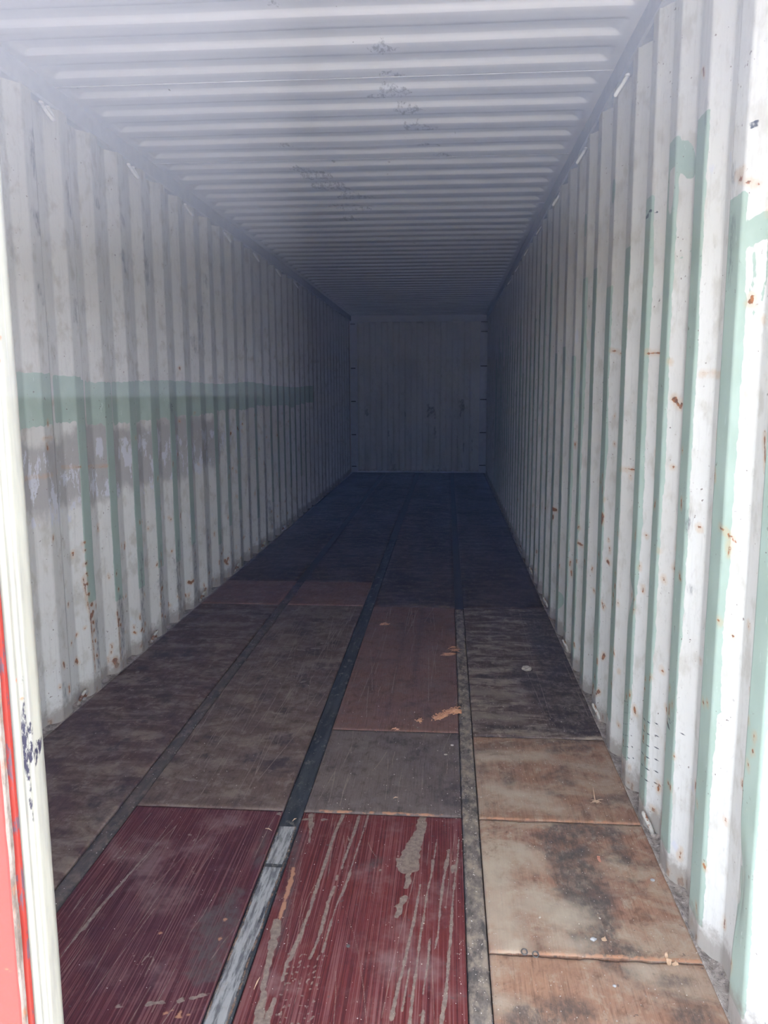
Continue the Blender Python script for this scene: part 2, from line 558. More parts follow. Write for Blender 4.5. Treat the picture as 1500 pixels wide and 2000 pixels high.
def build_wall(side):
    pts, occ = wall_profile(side)
    ys, offs = [], []
    for (y0, o0), (y1, o1) in zip(pts[:-1], pts[1:]):
        if y1 <= y0:
            continue
        step = .006 if y0 < 4.6 else (.012 if y0 < 7 else .024)
        n = max(2, int(round((y1 - y0) / step)))
        e = min(.005, (y1 - y0) * .2)
        tt = [y0 + e] + [y0 + (y1 - y0) * k / n for k in range(1, n)] + [y1 - e]
        tt = sorted(set(tt))
        for t in [y0] + tt:
            k = (t - y0) / (y1 - y0)
            ys.append(t)
            offs.append(o0 + (o1 - o0) * k)
    ys.append(L)
    offs.append(pts[-1][1])
    ys, offs = np.array(ys), np.array(offs)
    key = np.array([p[0] for p in pts])
    for k in range(1, len(ys) - 1):           # rounded folds
        if np.min(np.abs(key - ys[k])) < 1e-6:
            offs[k] = .5 * offs[k] + .25 * (offs[k - 1] + offs[k + 1])
    zs = np.concatenate([np.arange(-.01, .5, .010), np.arange(.5, 2.2, .0125), np.arange(2.2, RAILZ + .02, .02), [RAILZ + .02]])
    Y, Z = np.meshgrid(ys, zs)
    O = np.tile(offs, (len(zs), 1))
    # dents
    def dent(y, z, sy, sz, a):
        return a * np.exp(-((Y - y) / sy) ** 2 - ((Z - z) / sz) ** 2)
    X = O.copy()
    X += .0022 * fbm(Y * 1.7, Z * 2.0, 3 + side, 3) + .0012 * fbm(Y * 9, Z * 3.0, 13 + side, 2)
    if side > 0:
        y, z = wpt(1238, 1165)
        X += dent(y, z, .035, .05, .016)
        y, z = wpt(1452, 1730)
        X += dent(y, z, .03, .10, .014)
        y, z = wpt(1155, 1180)
        X += dent(y, z, .04, .05, .012)
    else:
        y, z = wpt(190, 1110, -1.18)
        X += dent(y, z, .05, .12, .007)
    sgn = side
    Pts = np.stack([sgn * (W + X), Y, Z], -1)

    # ---- which part of the corrugation every column belongs to
    occ = np.array(occ)
    io = np.clip(np.searchsorted(occ, ys - 1e-9), 0, len(occ) - 1)    # the inner flat at or beyond y
    near = np.array([occ[i] - (occ[i] - occ[i - 1] if i else .278) * .074 / .278 for i in range(len(occ))])
    dn = ys - near[io]                  # <0 before the flat begins, >=0 on the flat
    onflat = (dn >= 0)
    rnd = np.array([_hash(np.array([i]), np.array([11 * side + 50]), 77)[0] for i in range(len(occ))])
    rnd2 = np.array([_hash(np.array([i]), np.array([11 * side + 90]), 177)[0] for i in range(len(occ))])
    IO = np.tile(io, (len(zs), 1))
    DN = np.tile(dn, (len(zs), 1))
    G, Rr, D, A = Field(Y, Z), Field(Y, Z), Field(Y, Z), Field(Y, Z)
    WN, DT, INK = Field(Y, Z), Field(Y, Z), Field(Y, Z)
    rng = random.Random(5 + side)
    if side > 0:
        top = 1.55 + .75 * rnd
        for k, zt in ((2, 1.62), (3, 1.87), (4, 2.14), (5, 2.16), (6, 2.06), (7, 1.95), (8, 1.85)):
            top[k] = zt
        sp = .003 + .012 * rnd2
        for k, s_ in ((2, .014), (3, .019), (4, .010), (5, .013), (6, .016), (7, .001), (8, .012), (10, .014)):
            sp[k] = s_
        spill = sp[IO] * (1.0 + .9 * vnoise(Z * 5, IO * 3.1, 5)) + .006 * vnoise(Z * 40, IO * 3.1, 8)
        spill = np.where(Z < .55 + .3 * rnd[IO], spill * .6, spill)
        low = .02 + .12 * rnd2[IO]
        g = np.minimum(np.minimum(DN + spill, top[IO] - Z), np.maximum(Z - low, -.02))
        G.add(np.where(ys[None, :] < 9.5, g, -1))
        # big repaired lobes with runs
        for pts_, r in ((((1334, 305), (1330, 318)), .030), (((1320, 320), (1316, 420), (1312, 520), (1306, 640), (1300, 760)), .013)):
            G.line([wpt(*p) for p in pts_], r, wob=.003)
        G.line([wpt(*p) for p in ((1334, 300), (1340, 330))], .034, .026)
        G.line([wpt(*p) for p in ((1347, 340), (1340, 480), (1318, 520))], .0022)
        G.line([wpt(*p) for p in ((1480, 440), (1462, 462), (1448, 480))], .030, .022)
        G.line([wpt(*p) for p in ((1450, 470), (1446, 540), (1440, 620), (1434, 700), (1428, 800))], .017, .010)
        G.line([wpt(*p) for p in ((1470, 480), (1469, 540), (1458, 600), (1442, 650))], .0028)
        G.line([wpt(*p) for p in ((1483, 470), (1479, 540), (1472, 590), (1461, 625))], .0028)
        G.line([wpt(*p) for p in ((1460, 480), (1456, 540), (1448, 570))], .0028)
        G.line([wpt(*p) for p in ((1450, 1720), (1462, 1780), (1440, 1800))], .030, wob=.004)
        G.line([wpt(*p) for p in ((1150, 430), (1150, 450))], .03)
        G.line([wpt(*p) for p in ((1206, 362), (1205, 385))], .025)
        G.line([wpt(*p) for p in ((1095, 1170), (1090, 1185))], .045)
        # cream showing again inside the lobe (peeled)
        y, z = wpt(1322, 350)
        hole = np.hypot((Y - y), (Z - z) * .28) - .028
        G.f = np.where((Z < z + .03) & (Y > y - .06) & (Y < y + .02) & (Z > z - .35), np.minimum(G.f, hole), G.f)
        rust = [(1313, 778, 7), (1318, 790, 6), (1308, 912, 3), (1307, 1073, 5), (1305, 1103, 5), (1303, 1110, 4), (1183, 1008, 10),
                (1184, 1096, 5), (1176, 1082, 4), (1209, 1143, 4), (1205, 1160, 4), (1204, 1178, 4), (1084, 994, 6), (1084, 1008, 4), (1070, 992, 4),
                (1245, 1170, 4), (1257, 1174, 5), (1338, 1125, 5), (1338, 1128, 4), (1359, 1030, 3), (1148, 1095, 4), (1133, 1060, 4), (1134, 1030, 4), (1165, 1340, 6), (1172, 1350, 5),
                (1158, 1335, 7), (1168, 1322, 3), (1164, 1352, 4), (1131, 1265, 5), (1134, 1280, 6), (1136, 1296, 6), (1262, 1410, 5), (1268, 1420, 4),
                (1266, 1440, 5), (1226, 1447, 4), (1267, 1345, 3), (1269, 1326, 4), (1195, 1298, 4), (1177, 1279, 5), (1385, 1369, 4), (1393, 1373, 3), (1315, 1530, 4),
                (1319, 1536, 4), (1440, 1877, 6), (1438, 1884, 4), (1425, 1240, 3), (1476, 1495, 5), (1485, 1468, 4), (1474, 1405, 6), (1488, 1440, 5),
                (1463, 590, 5), (1465, 580, 4), (1486, 603, 5), (1487, 545, 3), (1493, 548, 3), (1475, 625, 3), (1280, 1600, 5), (1272, 1580, 4), (1284, 1640, 4), (1203, 1480, 4),
                (1232, 1360, 4), (1262, 1395, 4), (1487, 415, 3), (1385, 135, 4), (1386, 148, 3), (1270, 690, 2), (1268, 960, 3), (1178, 940, 3), (1209, 1120, 3),
                (1293, 1075, 2), (1353, 1290, 2), (1256, 1340, 2), (1278, 1750, 3), (1395, 1895, 6), (1399, 1910, 5), (1415, 1960, 5), (1448, 1350, 2), (1500, 780, 4)]
        for px, py, s_ in rust:
            y, z = wpt(px, py)
            sc = (math.hypot(y - CAM[1], 1) ) / FPX
            ln = rng.uniform(.3, 1.6)
            y2, z2 = wpt(px + rng.uniform(-.5, .5) * s_, py + s_ * ln)
            Rr.cap(y, z, y2, z2, s_ * .50 * sc + .0022, s_ * .36 * sc + .001)
        for pl in (((1475, 850), (1476, 900), (1482, 945), (1484, 960)), ((1418, 1028), (1427, 1040), (1434, 1058)), ((1429, 1062), (1427, 1085)),
                   ((1372, 730), (1384, 731), (1400, 729)), ((1197, 683), (1207, 693), (1212, 705)), ((1268, 688), (1280, 690)),
                   ((1219, 917), (1230, 917)), ((1455, 348), (1470, 355), (1479, 358)), ((1452, 340), (1466, 332))):
            Rr.line([wpt(*p) for p in pl], .0034, .0026)
        for pl in (((1454, 249), (1472, 241), (1484, 234)), ((1476, 238), (1484, 247)), ((1468, 252), (1480, 249)),
                   ((1268, 414), (1278, 411), (1284, 413)), ((1278, 415), (1292, 417)), ((1270, 426), (1275, 422)),
                   ((1309, 1408), (1316, 1415), (1325, 1408)), ((1312, 1420), (1322, 1428)), ((1312, 1402), (1318, 1404)),
                   ((1330, 1432), (1336, 1436))):
            INK.line([wpt(*p) for p in pl], .0042 if pl[0][0] in (1268, 1270) else (.0022 if pl[0][0] in (1309, 1312, 1330) else .0012))
        for k in range(6):
            INK.line([wpt(*p) for p in ((1262, 1400 + 23 * k), (1272, 1409 + 23.5 * k), (1281, 1414 + 24 * k))], .0027)
            INK.line([wpt(*p) for p in ((1222, 1366 + 22 * k), (1228, 1370 + 22 * k), (1236, 1371 + 22 * k))], .0024)
        for px, py, l_ in ((1447, 330, 60), (1444, 430, 60), (1440, 505, 50), (1275, 130, 60), (1275, 190, 60), (1236, 265, 80), (1392, 200, 30), (1352, 1000, 40)):
            y, z = wpt(px, py)
            y2, z2 = wpt(px - 2, py + l_)
            D.cap(y, z, y2, z2, .008, .005, wob=.004, seed=int(px))
        y, z = wpt(1335, 1142)
        D.cap(*wpt(1347, 1149), *wpt(1349, 1152), .009)
        for k in range(46):          # white nicks
            y = rng.uniform(.8, 4.2)
            z = rng.uniform(.1, 2.1)
            A.cap(y, z, y + rng.uniform(-.02, .02), z - rng.uniform(.01, .05), .0015)
        y0_ = None
    else:
        # flats painted green low down, scuffed above
        top = 1.28 + .1 * rnd
        top[rnd2 > .72] = .2
        low = .25 + .35 * rnd2
        g = np.minimum(np.minimum(DN + .003 + .006 * vnoise(Z * 9, IO * 2.3, 3), top[IO] - Z), Z - low[IO])
        G.add(np.where(ys[None, :] < 8, g, -1))
        up = 1.50 + .05 * vnoise(ys * 1.1, ys * 0, 4) + np.where(ys > 2.5, -.015, 0)
        dnn = 1.275 + .05 * vnoise(ys * 2.1, ys * 0 + 3, 9)
        band = np.minimum(up[None, :] - Z + .012 * vnoise(Y * 60, Z * 7, 21), Z - dnn[None, :] + .02 * vnoise(Y * 70, Z * 8, 23))
        gap = (ys - occ[np.clip(np.searchsorted(occ, ys - 1e-9) - 1, 0, len(occ) - 1)])
        band = np.where(((gap > -.001) & (gap < .085 + .0))[None, :], np.minimum(band, (gap[None, :] - .085)), band)
        G.add(np.where(ys[None, :] < 8.3, band, -1))
        WN.add(np.minimum(np.minimum(1.26 - Z, Z - .90), (4.6 - Y) * .3) + .06 * vnoise(Y * 3, Z * 3, 31))
        A.add(np.minimum(1.20 - Z, Z - .88) - .02 + .09 * fbm(Y * 5, Z * 4, 41))
        A.f = np.where(Y > 5.2, -1, A.f)
        rust = [(160, 1060, 4), (161, 1075, 3), (163, 1100, 4), (164, 1120, 3), (165, 1140, 4), (168, 1160, 5), (174, 1180, 6), (176, 1195, 6), (172, 1200, 4), (176, 1215, 5),
                (178, 1230, 4), (180, 1250, 3), (183, 1280, 4), (192, 1290, 4), (224, 1290, 9), (226, 1299, 8), (158, 1289, 5), (156, 1292, 4), (118, 1295, 4), (119, 1300, 3),
                (222, 1120, 3), (226, 1150, 3), (227, 1210, 5), (229, 1220, 4), (273, 1228, 4), (276, 1232, 3), (272, 1262, 3), (265, 1235, 3),
                (312, 1202, 4), (318, 1204, 4), (310, 1165, 3), (312, 1148, 5), (370, 1137, 5), (374, 1134, 4), (383, 1120, 4), (385, 1140, 6), (386, 1160, 6),
                (405, 1117, 3), (443, 1095, 5), (445, 1090, 3), (430, 1080, 3), (460, 835, 4), (455, 845, 3), (352, 718, 3), (185, 1100, 2), (252, 1235, 2), (400, 1150, 4), (253, 1165, 3)]
        for px, py, s_ in rust:
            y, z = wpt(px, py, -1.18)
            sc = math.hypot(y - CAM[1], 1.7) / FPX
            y2, z2 = wpt(px + rng.uniform(-.5, .5) * s_, py + s_ * rng.uniform(.2, 1.5), -1.18)
            Rr.cap(y, z, y2, z2, s_ * .50 * sc + .0022, s_ * .36 * sc + .001)
        Rr.line([wpt(*p, -1.165) for p in ((167, 1130), (171, 1165), (178, 1215), (183, 1270), (186, 1310))], .003, .002, wob=.003)
        Rr.line([wpt(*p, -1.165) for p in ((229, 1195), (233, 1240), (236, 1290))], .003, .002, wob=.003)
        for pl in (((60, 935), (95, 927)), ((130, 912), (152, 912)), ((172, 912), (205, 910)), ((80, 856), (95, 855)), ((110, 923), (120, 922))):
            Rr.line([wpt(*p, -1.18) for p in pl], .0018)
        dark = [(62, 262, 68, 345, .014), (70, 420, 76, 452, .022), (77, 560, 83, 590, .010), (130, 360, 138, 420, .012), (146, 590, 148, 625, .014), (190, 395, 192, 403, .018), (239, 427, 241, 436, .018),
                (240, 495, 245, 528, .014), (285, 508, 288, 550, .024), (284, 515, 285, 540, .02), (280, 460, 283, 500, .008), (388, 620, 390, 660, .012), (405, 540, 407, 560, .012),
                (235, 1170, 240, 1260, .022), (238, 1200, 238, 1280, .020), (313, 1130, 318, 1200, .018), (345, 1095, 352, 1190, .018), (382, 1070, 386, 1160, .018),
                (277, 1180, 280, 1290, .012), (125, 1340, 130, 1365, .014), (530, 980, 533, 1030, .02), (500, 700, 503, 800, .006),
                (404, 600, 408, 700, .008), (332, 790, 335, 802, .012), (382, 660, 386, 690, .01), (190, 1215, 193, 1300, .016), (408, 1110, 410, 1140, .014)]
        for x0, y0, x1, y1, r in dark:
            a_, b_ = wpt(x0, y0, -1.165), wpt(x1, y1, -1.165)
            D.cap(*a_, *b_, r, r * .8, wob=.010, seed=x0)
        for i, o in enumerate(occ):          # grimy inner flats deeper in
            if o > 2.9:
                D.cap(o - .035, .25 + .5 * rnd[i], o - .035, .05, .018 * rnd2[i] + .006, wob=.012, seed=i)
        for pl in (((330, 790), (333, 796)), ((40, 534), (53, 543)), ((180, 410), (176, 398)), ((98, 662), (105, 655)), ((105, 655), (115, 668))):
            INK.line([wpt(*p, -1.18) for p in pl], .0045 if pl[0][0] == 330 else .0014)
        for k in range(40):
            y = rng.uniform(2.1, 5)
            z = rng.uniform(.1, 1.2)
            A.cap(y, z, y + rng.uniform(-.02, .02), z - rng.uniform(.01, .04), .0015)
    # random small rust near the foot of every corrugation
    for k in range(260):
        y = rng.uniform(.8, 7.0)
        z = rng.uniform(0, 1) ** 2.2 * 1.3 + .02
        Rr.cap(y, z, y + rng.uniform(-.006, .006), z - rng.uniform(.003, .03), rng.uniform(.0022, .0042))
    if side > 0:
        for k in range(60):
            y = rng.uniform(.8, 3.4)
            z = rng.uniform(.05, 1.6)
            Rr.cap(y, z, y + rng.uniform(-.006, .006), z - rng.uniform(.002, .02), rng.uniform(.0020, .0034))
    DT.add(.07 - Z + .04 * vnoise(Y * 7, Z * 5, 51))
    me = grid_mesh('wall', Pts, (G.f, Rr.f, D.f, A.f), (WN.f, DT.f, INK.f, WN.f), flip=(side < 0))
    return me


wall_mat_r = wall_material('wall_paint_right', 1.0)
wall_mat_l = wall_material('wall_paint_left', 1.3)
tag(link('wall_right', build_wall(1), wall_mat_r), 'white corrugated steel side wall with mint green repair paint and rust specks', None, None, 'structure')
tag(link('wall_left', build_wall(-1), wall_mat_l), 'grey-white corrugated steel side wall with a faded green band', None, None, 'structure')

# ------------------------------------------------------------------ ceiling
def build_ceiling():
    P = .209
    y_b = 1.922                  # a facet facing the door
    fine = [0, .0045, .009, .0135, .018]
    ys, hs = [], []
    k0 = int(math.floor((0.05 - y_b) / P)) + 1
    y = 0.05
    ys.append(.05); hs.append(0.0)
    k = k0
    while y_b + P * k < L - .02:
        c = y_b + P * k
        g = .026                 # the groove before the facet: rises at c-.105, falls at c
        seq = [(c - .112, 0), (c - .106, .004), (c - .096, .016), (c - .090, .0195), (c - .07, .020), (c - .04, .020), (c - .013, .0198), (c - .009, .0185), (c, .010), (c + .008, .0015), (c + .012, 0), (c + .045, 0), (c + .075, 0)]
        for yy, hh in seq:
            if yy > ys[-1] + .001 and yy < L - .01:
                ys.append(yy); hs.append(hh)
        k += 1
    ys.append(L); hs.append(0.0)
    ys, hs = np.array(ys), np.array(hs)
    xs = np.concatenate([np.linspace(-W - .0, -1.03, 16), np.linspace(-1.01, 1.01, 130), np.linspace(1.03, W, 16)])
    X, Y = np.meshgrid(xs, ys)
    Hh = np.tile(hs, (len(xs), 1)).T
    ramp = np.clip((1.128 - np.abs(X)) / .055, 0, 1)
    ramp = np.sin(ramp * math.pi / 2)
    Z = H + np.minimum(Hh, .020 * ramp) * np.clip(ramp * 1.6, 0, 1)
    Z += .003 * fbm(X * 2.2, Y * 2.2, 5, 2)
    y0 = fpt(700, 290, H)[1]
    Z += -.010 * np.exp(-((Y - y0) / .05) ** 2 - ((X + .02) / .5) ** 2)
    D = Field(X, Y)
    for px, py, l_, r in ((775, 180, 25, .05), (755, 95, 20, .04), (822, 248, 30, .05), (845, 285, 30, .05), (870, 302, 15, .03), (800, 215, 20, .05), (620, 345, 30, .06), (650, 365, 40, .07),
                          (690, 405, 50, .09), (700, 385, 40, .07), (590, 330, 20, .04), (540, 20, 10, .01), (560, 283, 16, .02), (735, 190, 12, .03), (620, 288, 3, .012), (677, 287, 3, .010), (650, 320, 3, .010),
                          (700, 430, 40, .08), (770, 148, 20, .04)):
        x0, y0 = fpt(px - l_ * .5, py, H)
        x1, y1 = fpt(px + l_ * .5, py + 2, H)
        D.cap(x0, y0, x1, y1, r, r * .7, wob=.02, seed=px)
    me = grid_mesh('ceiling', np.stack([X, Y, Z], -1), (D.f * 0 - 1, D.f * 0 - 1, D.f, D.f * 0 - 1))
    return me


ceil_mat = ceiling_material()
ceiling = tag(link('ceiling', build_ceiling(), ceil_mat), 'pale corrugated steel roof panel seen from below', None, None, 'structure')
bm = bmesh.new()
for k, yy in enumerate([fpt(750, 150, H)[1] + 1.045 * j for j in range(9)]):
    box_bm(bm, -W, W, yy, yy + .007, H - .0022, H + .002)
seam = from_bm('roof_seam', bm, plain_paint('seam_paint', (.70, .70, .71), (.60, .60, .62)), ceiling)

# ------------------------------------------------------------------ outer shell, rails, posts
red_out = plain_paint('red_outer_paint', (0.50, 0.07, 0.05), (0.42, 0.06, 0.045), .5)
cream_trim = plain_paint('trim_paint', (0.60, 0.605, 0.61), (0.54, 0.545, 0.56), .5)
trim_l = plain_paint('rail_paint', (0.56, 0.57, 0.59), (0.50, 0.51, 0.54), .5)


def rail(name, s, y0, y1):
    """roof side rail: face flush with the inner flats, ledge under it seen at the recesses"""
    bm = bmesh.new()
    prof = [(W - .003, RAILZ + .008), (W - .003, H + .012), (W + .11, H + .03), (W + .11, RAILZ - .004), (W + .05, RAILZ - .004), (W + .004, RAILZ + .0)]
    a = [bm.verts.new((s * x, y0, z)) for x, z in prof]
    b = [bm.verts.new((s * x, y1, z)) for x, z in prof]
    n = len(prof)
    for i in range(n):
        bm.faces.new((a[i], a[(i + 1) % n], b[(i + 1) % n], b[i]))
    bm.faces.new(a); bm.faces.new(b[::-1])
    return tag(from_bm(name, bm, trim_l), 'steel roof rail along the top of the corrugated side wall', None, None, 'structure')


rail_l = rail('trim_1', -1, -.05, L)
rail_r = rail('trim_2', 1, -.05, L)
bm = bmesh.new()
box_bm(bm, -W - .0042, -W - .0022 + .004, 3.152, 3.1575, RAILZ + .01, H)
from_bm('weld_seam', bm, plain_paint('weld_dark', (.30, .28, .28), (.22, .2, .2)), rail_l)

dirt_mat = N('ledge_dirt', rough=.9, spec=.1)
_a = dirt_mat.noise(None, 22, 6, .7)
_b = dirt_mat.noise(None, 90, 4, .7)
_c = dirt_mat.mix(dirt_mat.ramp(_a, .38, .62), (0.17, 0.14, 0.12), (0.34, 0.29, 0.25))
_c = dirt_mat.mix(dirt_mat.ramp(_b, .60, .68, 0, .7), _c, (0.52, 0.47, 0.41))
_c = dirt_mat.mix(dirt_mat.ramp(_b, .40, .34, 0, .7), _c, (0.06, 0.05, 0.05))
dirt_mat.bump(_b, .004, .8)
dirt_mat = dirt_mat.out(_c)


def ledge(name, s):
    """bottom side rail: the dirt-covered ledge between the boards and the corrugation"""
    ys = np.concatenate([np.arange(0, 5, .02), np.arange(5, L + .01, .1)])
    xs = np.array([W - .03, W - .012, W - .002, W + .008, W + .02, W + .032, W + .045])
    Y, X = np.meshgrid(ys, xs)
    z = np.array([-.03, -.006, .001, -.004, -.002, .004, .007])
    Z = np.tile(z[:, None], (1, len(ys))) + .004 * fbm(X * 60, Y * 18, 9 + s, 3)
    me = grid_mesh(name, np.stack([s * X, Y, Z], -1), flip=(s > 0))
    return tag(link(name, me, dirt_mat), 'dirty steel ledge along the foot of the side wall', None, None, 'structure')


ledge('baseboard_left', -1)
ledge('baseboard_right', 1)

# outer skin (keeps daylight out of the gaps)
bm = bmesh.new()
box_bm(bm, -W - .06, -W - .052, .0, L + .1, -.14, H + .03)
box_bm(bm, W + .052, W + .06, .0, L + .1, -.14, H + .03)
box_bm(bm, -W - .06, W + .06, .0, L + .1, H + .03, H + .036)
box_bm(bm, -W - .06, W + .06, L + .09, L + .1, -.14, H + .03)
tag(from_bm('wall_outside', bm, red_out), 'red outer steel skin of the container', None, None, 'structure')

# front frame of the container
bm = bmesh.new()
box_bm(bm, W + .0, W + .13, -.06, .06, -.15, H + .06, .006)
tag(from_bm('trim_3', bm, red_out), 'red steel corner post at the open right side of the doorway', None, None, 'structure')
bm = bmesh.new()
box_bm(bm, -W - .13, -W - .0, -.06, .06, -.15, H + .06, .006)
tag(from_bm('trim_4', bm, red_out), 'red steel corner post at the closed door side', None, None, 'structure')
bm = bmesh.new()
box_bm(bm, -W - .0, W + .0, -.06, .06, 2.585, H + .06, .006)
tag(from_bm('trim_5', bm, red_out), 'red steel header over the doorway', None, None, 'structure')
bm = bmesh.new()
box_bm(bm, -W - .0, W + .0, -.06, .075, -.15, -.002, .004)
tag(from_bm('trim_6', bm, plain_paint('sill_steel', (.20, .19, .18), (.30, .26, .22))), 'worn steel sill across the doorway', None, None, 'structure')

# ------------------------------------------------------------------ back wall
def build_back():
    P = .2045
    xs, os_ = [], []
    x = -1.062
    xs = [-W - .03, -1.062]
    os_ = [0, 0]
    while x + P < 1.045:
        for dx, o in ((.0, .0), (.003, .002), (.021, .044), (.024, .046), (.102, .046), (.105, .044), (.123, .002), (.126, 0), (.160, 0), (.19, 0)):
            xs.append(x + dx); os_.append(o)
        x += P
    xs += [1.05, W + .03]
    os_ += [0, 0]
    zs = np.concatenate([[-.01, .0, .018, .02], np.linspace(.05, 2.56, 60), [2.585, 2.60]])
    X, Z = np.meshgrid(np.array(xs), zs)
    O = np.tile(np.array(os_), (len(zs), 1))
    O = np.where((Z < .019) | (Z > 2.59), 0, O)
    Y = L - .03 + O + .003 * fbm(X * 3, Z * 3, 5, 2)
    D, A, WN, DT = Field(X, Z), Field(X, Z), Field(X, Z), Field(X, Z)
    rng = random.Random(3)
    for k in range(26):
        a = rng.uniform(-1, 1); z = rng.uniform(.05, 1.3)
        D.cap(a, z, a + .01, z - rng.uniform(.05, .3), rng.uniform(.004, .02), wob=.02, seed=k)
    for k in range(10):
        a = rng.uniform(-.6, 1); z = rng.uniform(.9, 1.9)
        A.cap(a, z, a, z - rng.uniform(.05, .3), .006)
    DT.add(.03 - Z)
    return grid_mesh('wall_back', np.stack([X, Y, Z], -1), (D.f * 0 - 1, D.f * 0 - 1, D.f, A.f), (WN.f, DT.f, D.f * 0 - 1, WN.f), flip=True)


tag(link('wall_back', build_back(), wall_material('wall_paint_back', .5)), 'dim corrugated end wall far at the back', None, None, 'structure')
bm = bmesh.new()
box_bm(bm, -W - .03, W + .03, L - .05, L + .02, 2.60, 2.72, .004)
tag(from_bm('trim_7', bm, trim_l), 'steel header along the top of the end wall', None, None, 'structure')
bm = bmesh.new()
box_bm(bm, -1.06, 1.05, L - .045, L - .0, -.01, .022, .003)
tag(from_bm('trim_8', bm, trim_l), 'steel sill at the foot of the end wall', None, None, 'structure')
for nm, xa, xb, zl in (('trim_9', -W - .02, -1.062, (2.57, 1.82, 1.25, .67, .11)), ('trim_10', 1.055, W + .02, (2.59, 2.43, 1.85, 1.28, .71, .14))):
    bm = bmesh.new()
    box_bm(bm, xa, xb, L - .055, L, 0, 2.60, .004)
    post = tag(from_bm(nm, bm, trim_l), 'steel corner post beside the end wall', None, None, 'structure')
    for z in zl:
        bm = bmesh.new()
        box_bm(bm, xa + .012, xb - .006 if xa > 0 else xb - .03, L - .066, L - .050, z - .012, z + .006, .003)
        from_bm('lashing_bar', bm, plain_paint('bar_dark', (.10, .10, .11), (.16, .15, .15)), post)

# ------------------------------------------------------------------ lashing rings
ring_white = plain_paint('ring_paint', (.86, .86, .85), (.78, .78, .78), .4, 60)
ring_worn = N('worn_ring_paint', rough=.5)
_n = ring_worn.noise(None, 40, 4, .65)
ring_worn_m = ring_worn.out(ring_worn.mix(ring_worn.ramp(_n, .50, .58), (0.40, 0.37, 0.32), (0.16, 0.07, 0.035)))


def ring_mesh(kind, s):
    bm = bmesh.new()
    pts = []
    if kind == 'top':      # bent rod hanging out from under the roof rail
        for k in range(13):
            a = math.pi * k / 12
            u = -.026 * math.cos(a)
            out = .040 * math.sin(a) ** .8
            pts.append((-s * (out - .002), u - .012 * math.sin(a), -.062 * math.sin(a) ** .8 - .006))
    else:
        for k in range(13):
            a = math.pi * k / 12
            u = -.026 * math.cos(a)
            pts.append((-s * (.026 * math.sin(a)), u, .058 * math.sin(a) ** .75 - .012))
    tube(bm, pts, .0078, 8)
    me = bpy.data.meshes.new('ring_rod')
    bmesh.ops.recalc_face_normals(bm, faces=bm.faces)
    bm.to_mesh(me); bm.free()
    for p in me.polygons: p.use_smooth = True
    bm = bmesh.new()
    z0 = -.004 if kind == 'top' else -.010
    bmesh.ops.create_icosphere(bm, subdivisions=2, radius=.010, matrix=Matrix.Translation((s * .001, 0, z0)) @ Matrix.Diagonal((1, 1.3, .7, 1)))
    me2 = bpy.data.meshes.new('weld')
    bm.to_mesh(me2); bm.free()
    for p in me2.polygons: p.use_smooth = True
    me.materials.append(ring_white if kind == 'top' else ring_worn_m)
    me2.materials.append(ring_white if kind == 'top' else dirt_mat)
    return me, me2


ORD = ['nearest the door', 'second from the door', 'third from the door', 'fourth from the door', 'fifth from the door', 'sixth from the door', 'seventh from the door', 'eighth from the door']
for kind, s, y0, n in (('top', -1, 2.366, 7), ('top', 1, 2.279, 7), ('bottom', -1, 2.359, 6), ('bottom', 1, 1.51, 6)):
    meR, meW = ring_mesh(kind, s)
    z = RAILZ - .002 if kind == 'top' else .010
    src = None
    for k in range(n):
        if src is None:
            root = empty('lashing_ring', (0, 0, 0))
            a = link('ring_rod', meR, None, root)
            b = link('weld', meW, None, root)
            b.location = (0, -.026, 0)
            c = link('weld', meW, None, root)
            c.location = (0, .026, 0)
            src = (root, a, b, c)
        else:
            root = src[0].copy(); C.objects.link(root)
            for c_ in src[1:]:
                d_ = c_.copy(); C.objects.link(d_); d_.parent = root
        root.location = (s * (W + (.012 if kind == 'top' else .018)), y0 + .834 * k, z)
        sd_ = 'left' if s < 0 else 'right'
        if kind == 'top':
            lb = 'white steel lashing ring under the %s roof rail, %s' % (sd_, ORD[k])
        else:
            lb = 'worn steel lashing ring at the foot of the %s wall, %s' % (sd_, ORD[k])
        tag(root, lb, 'lashing ring', 'lashing rings %s the %s wall' % ('along the top of' if kind == 'top' else 'along the foot of', sd_))

# ------------------------------------------------------------------ floor
TH = .028


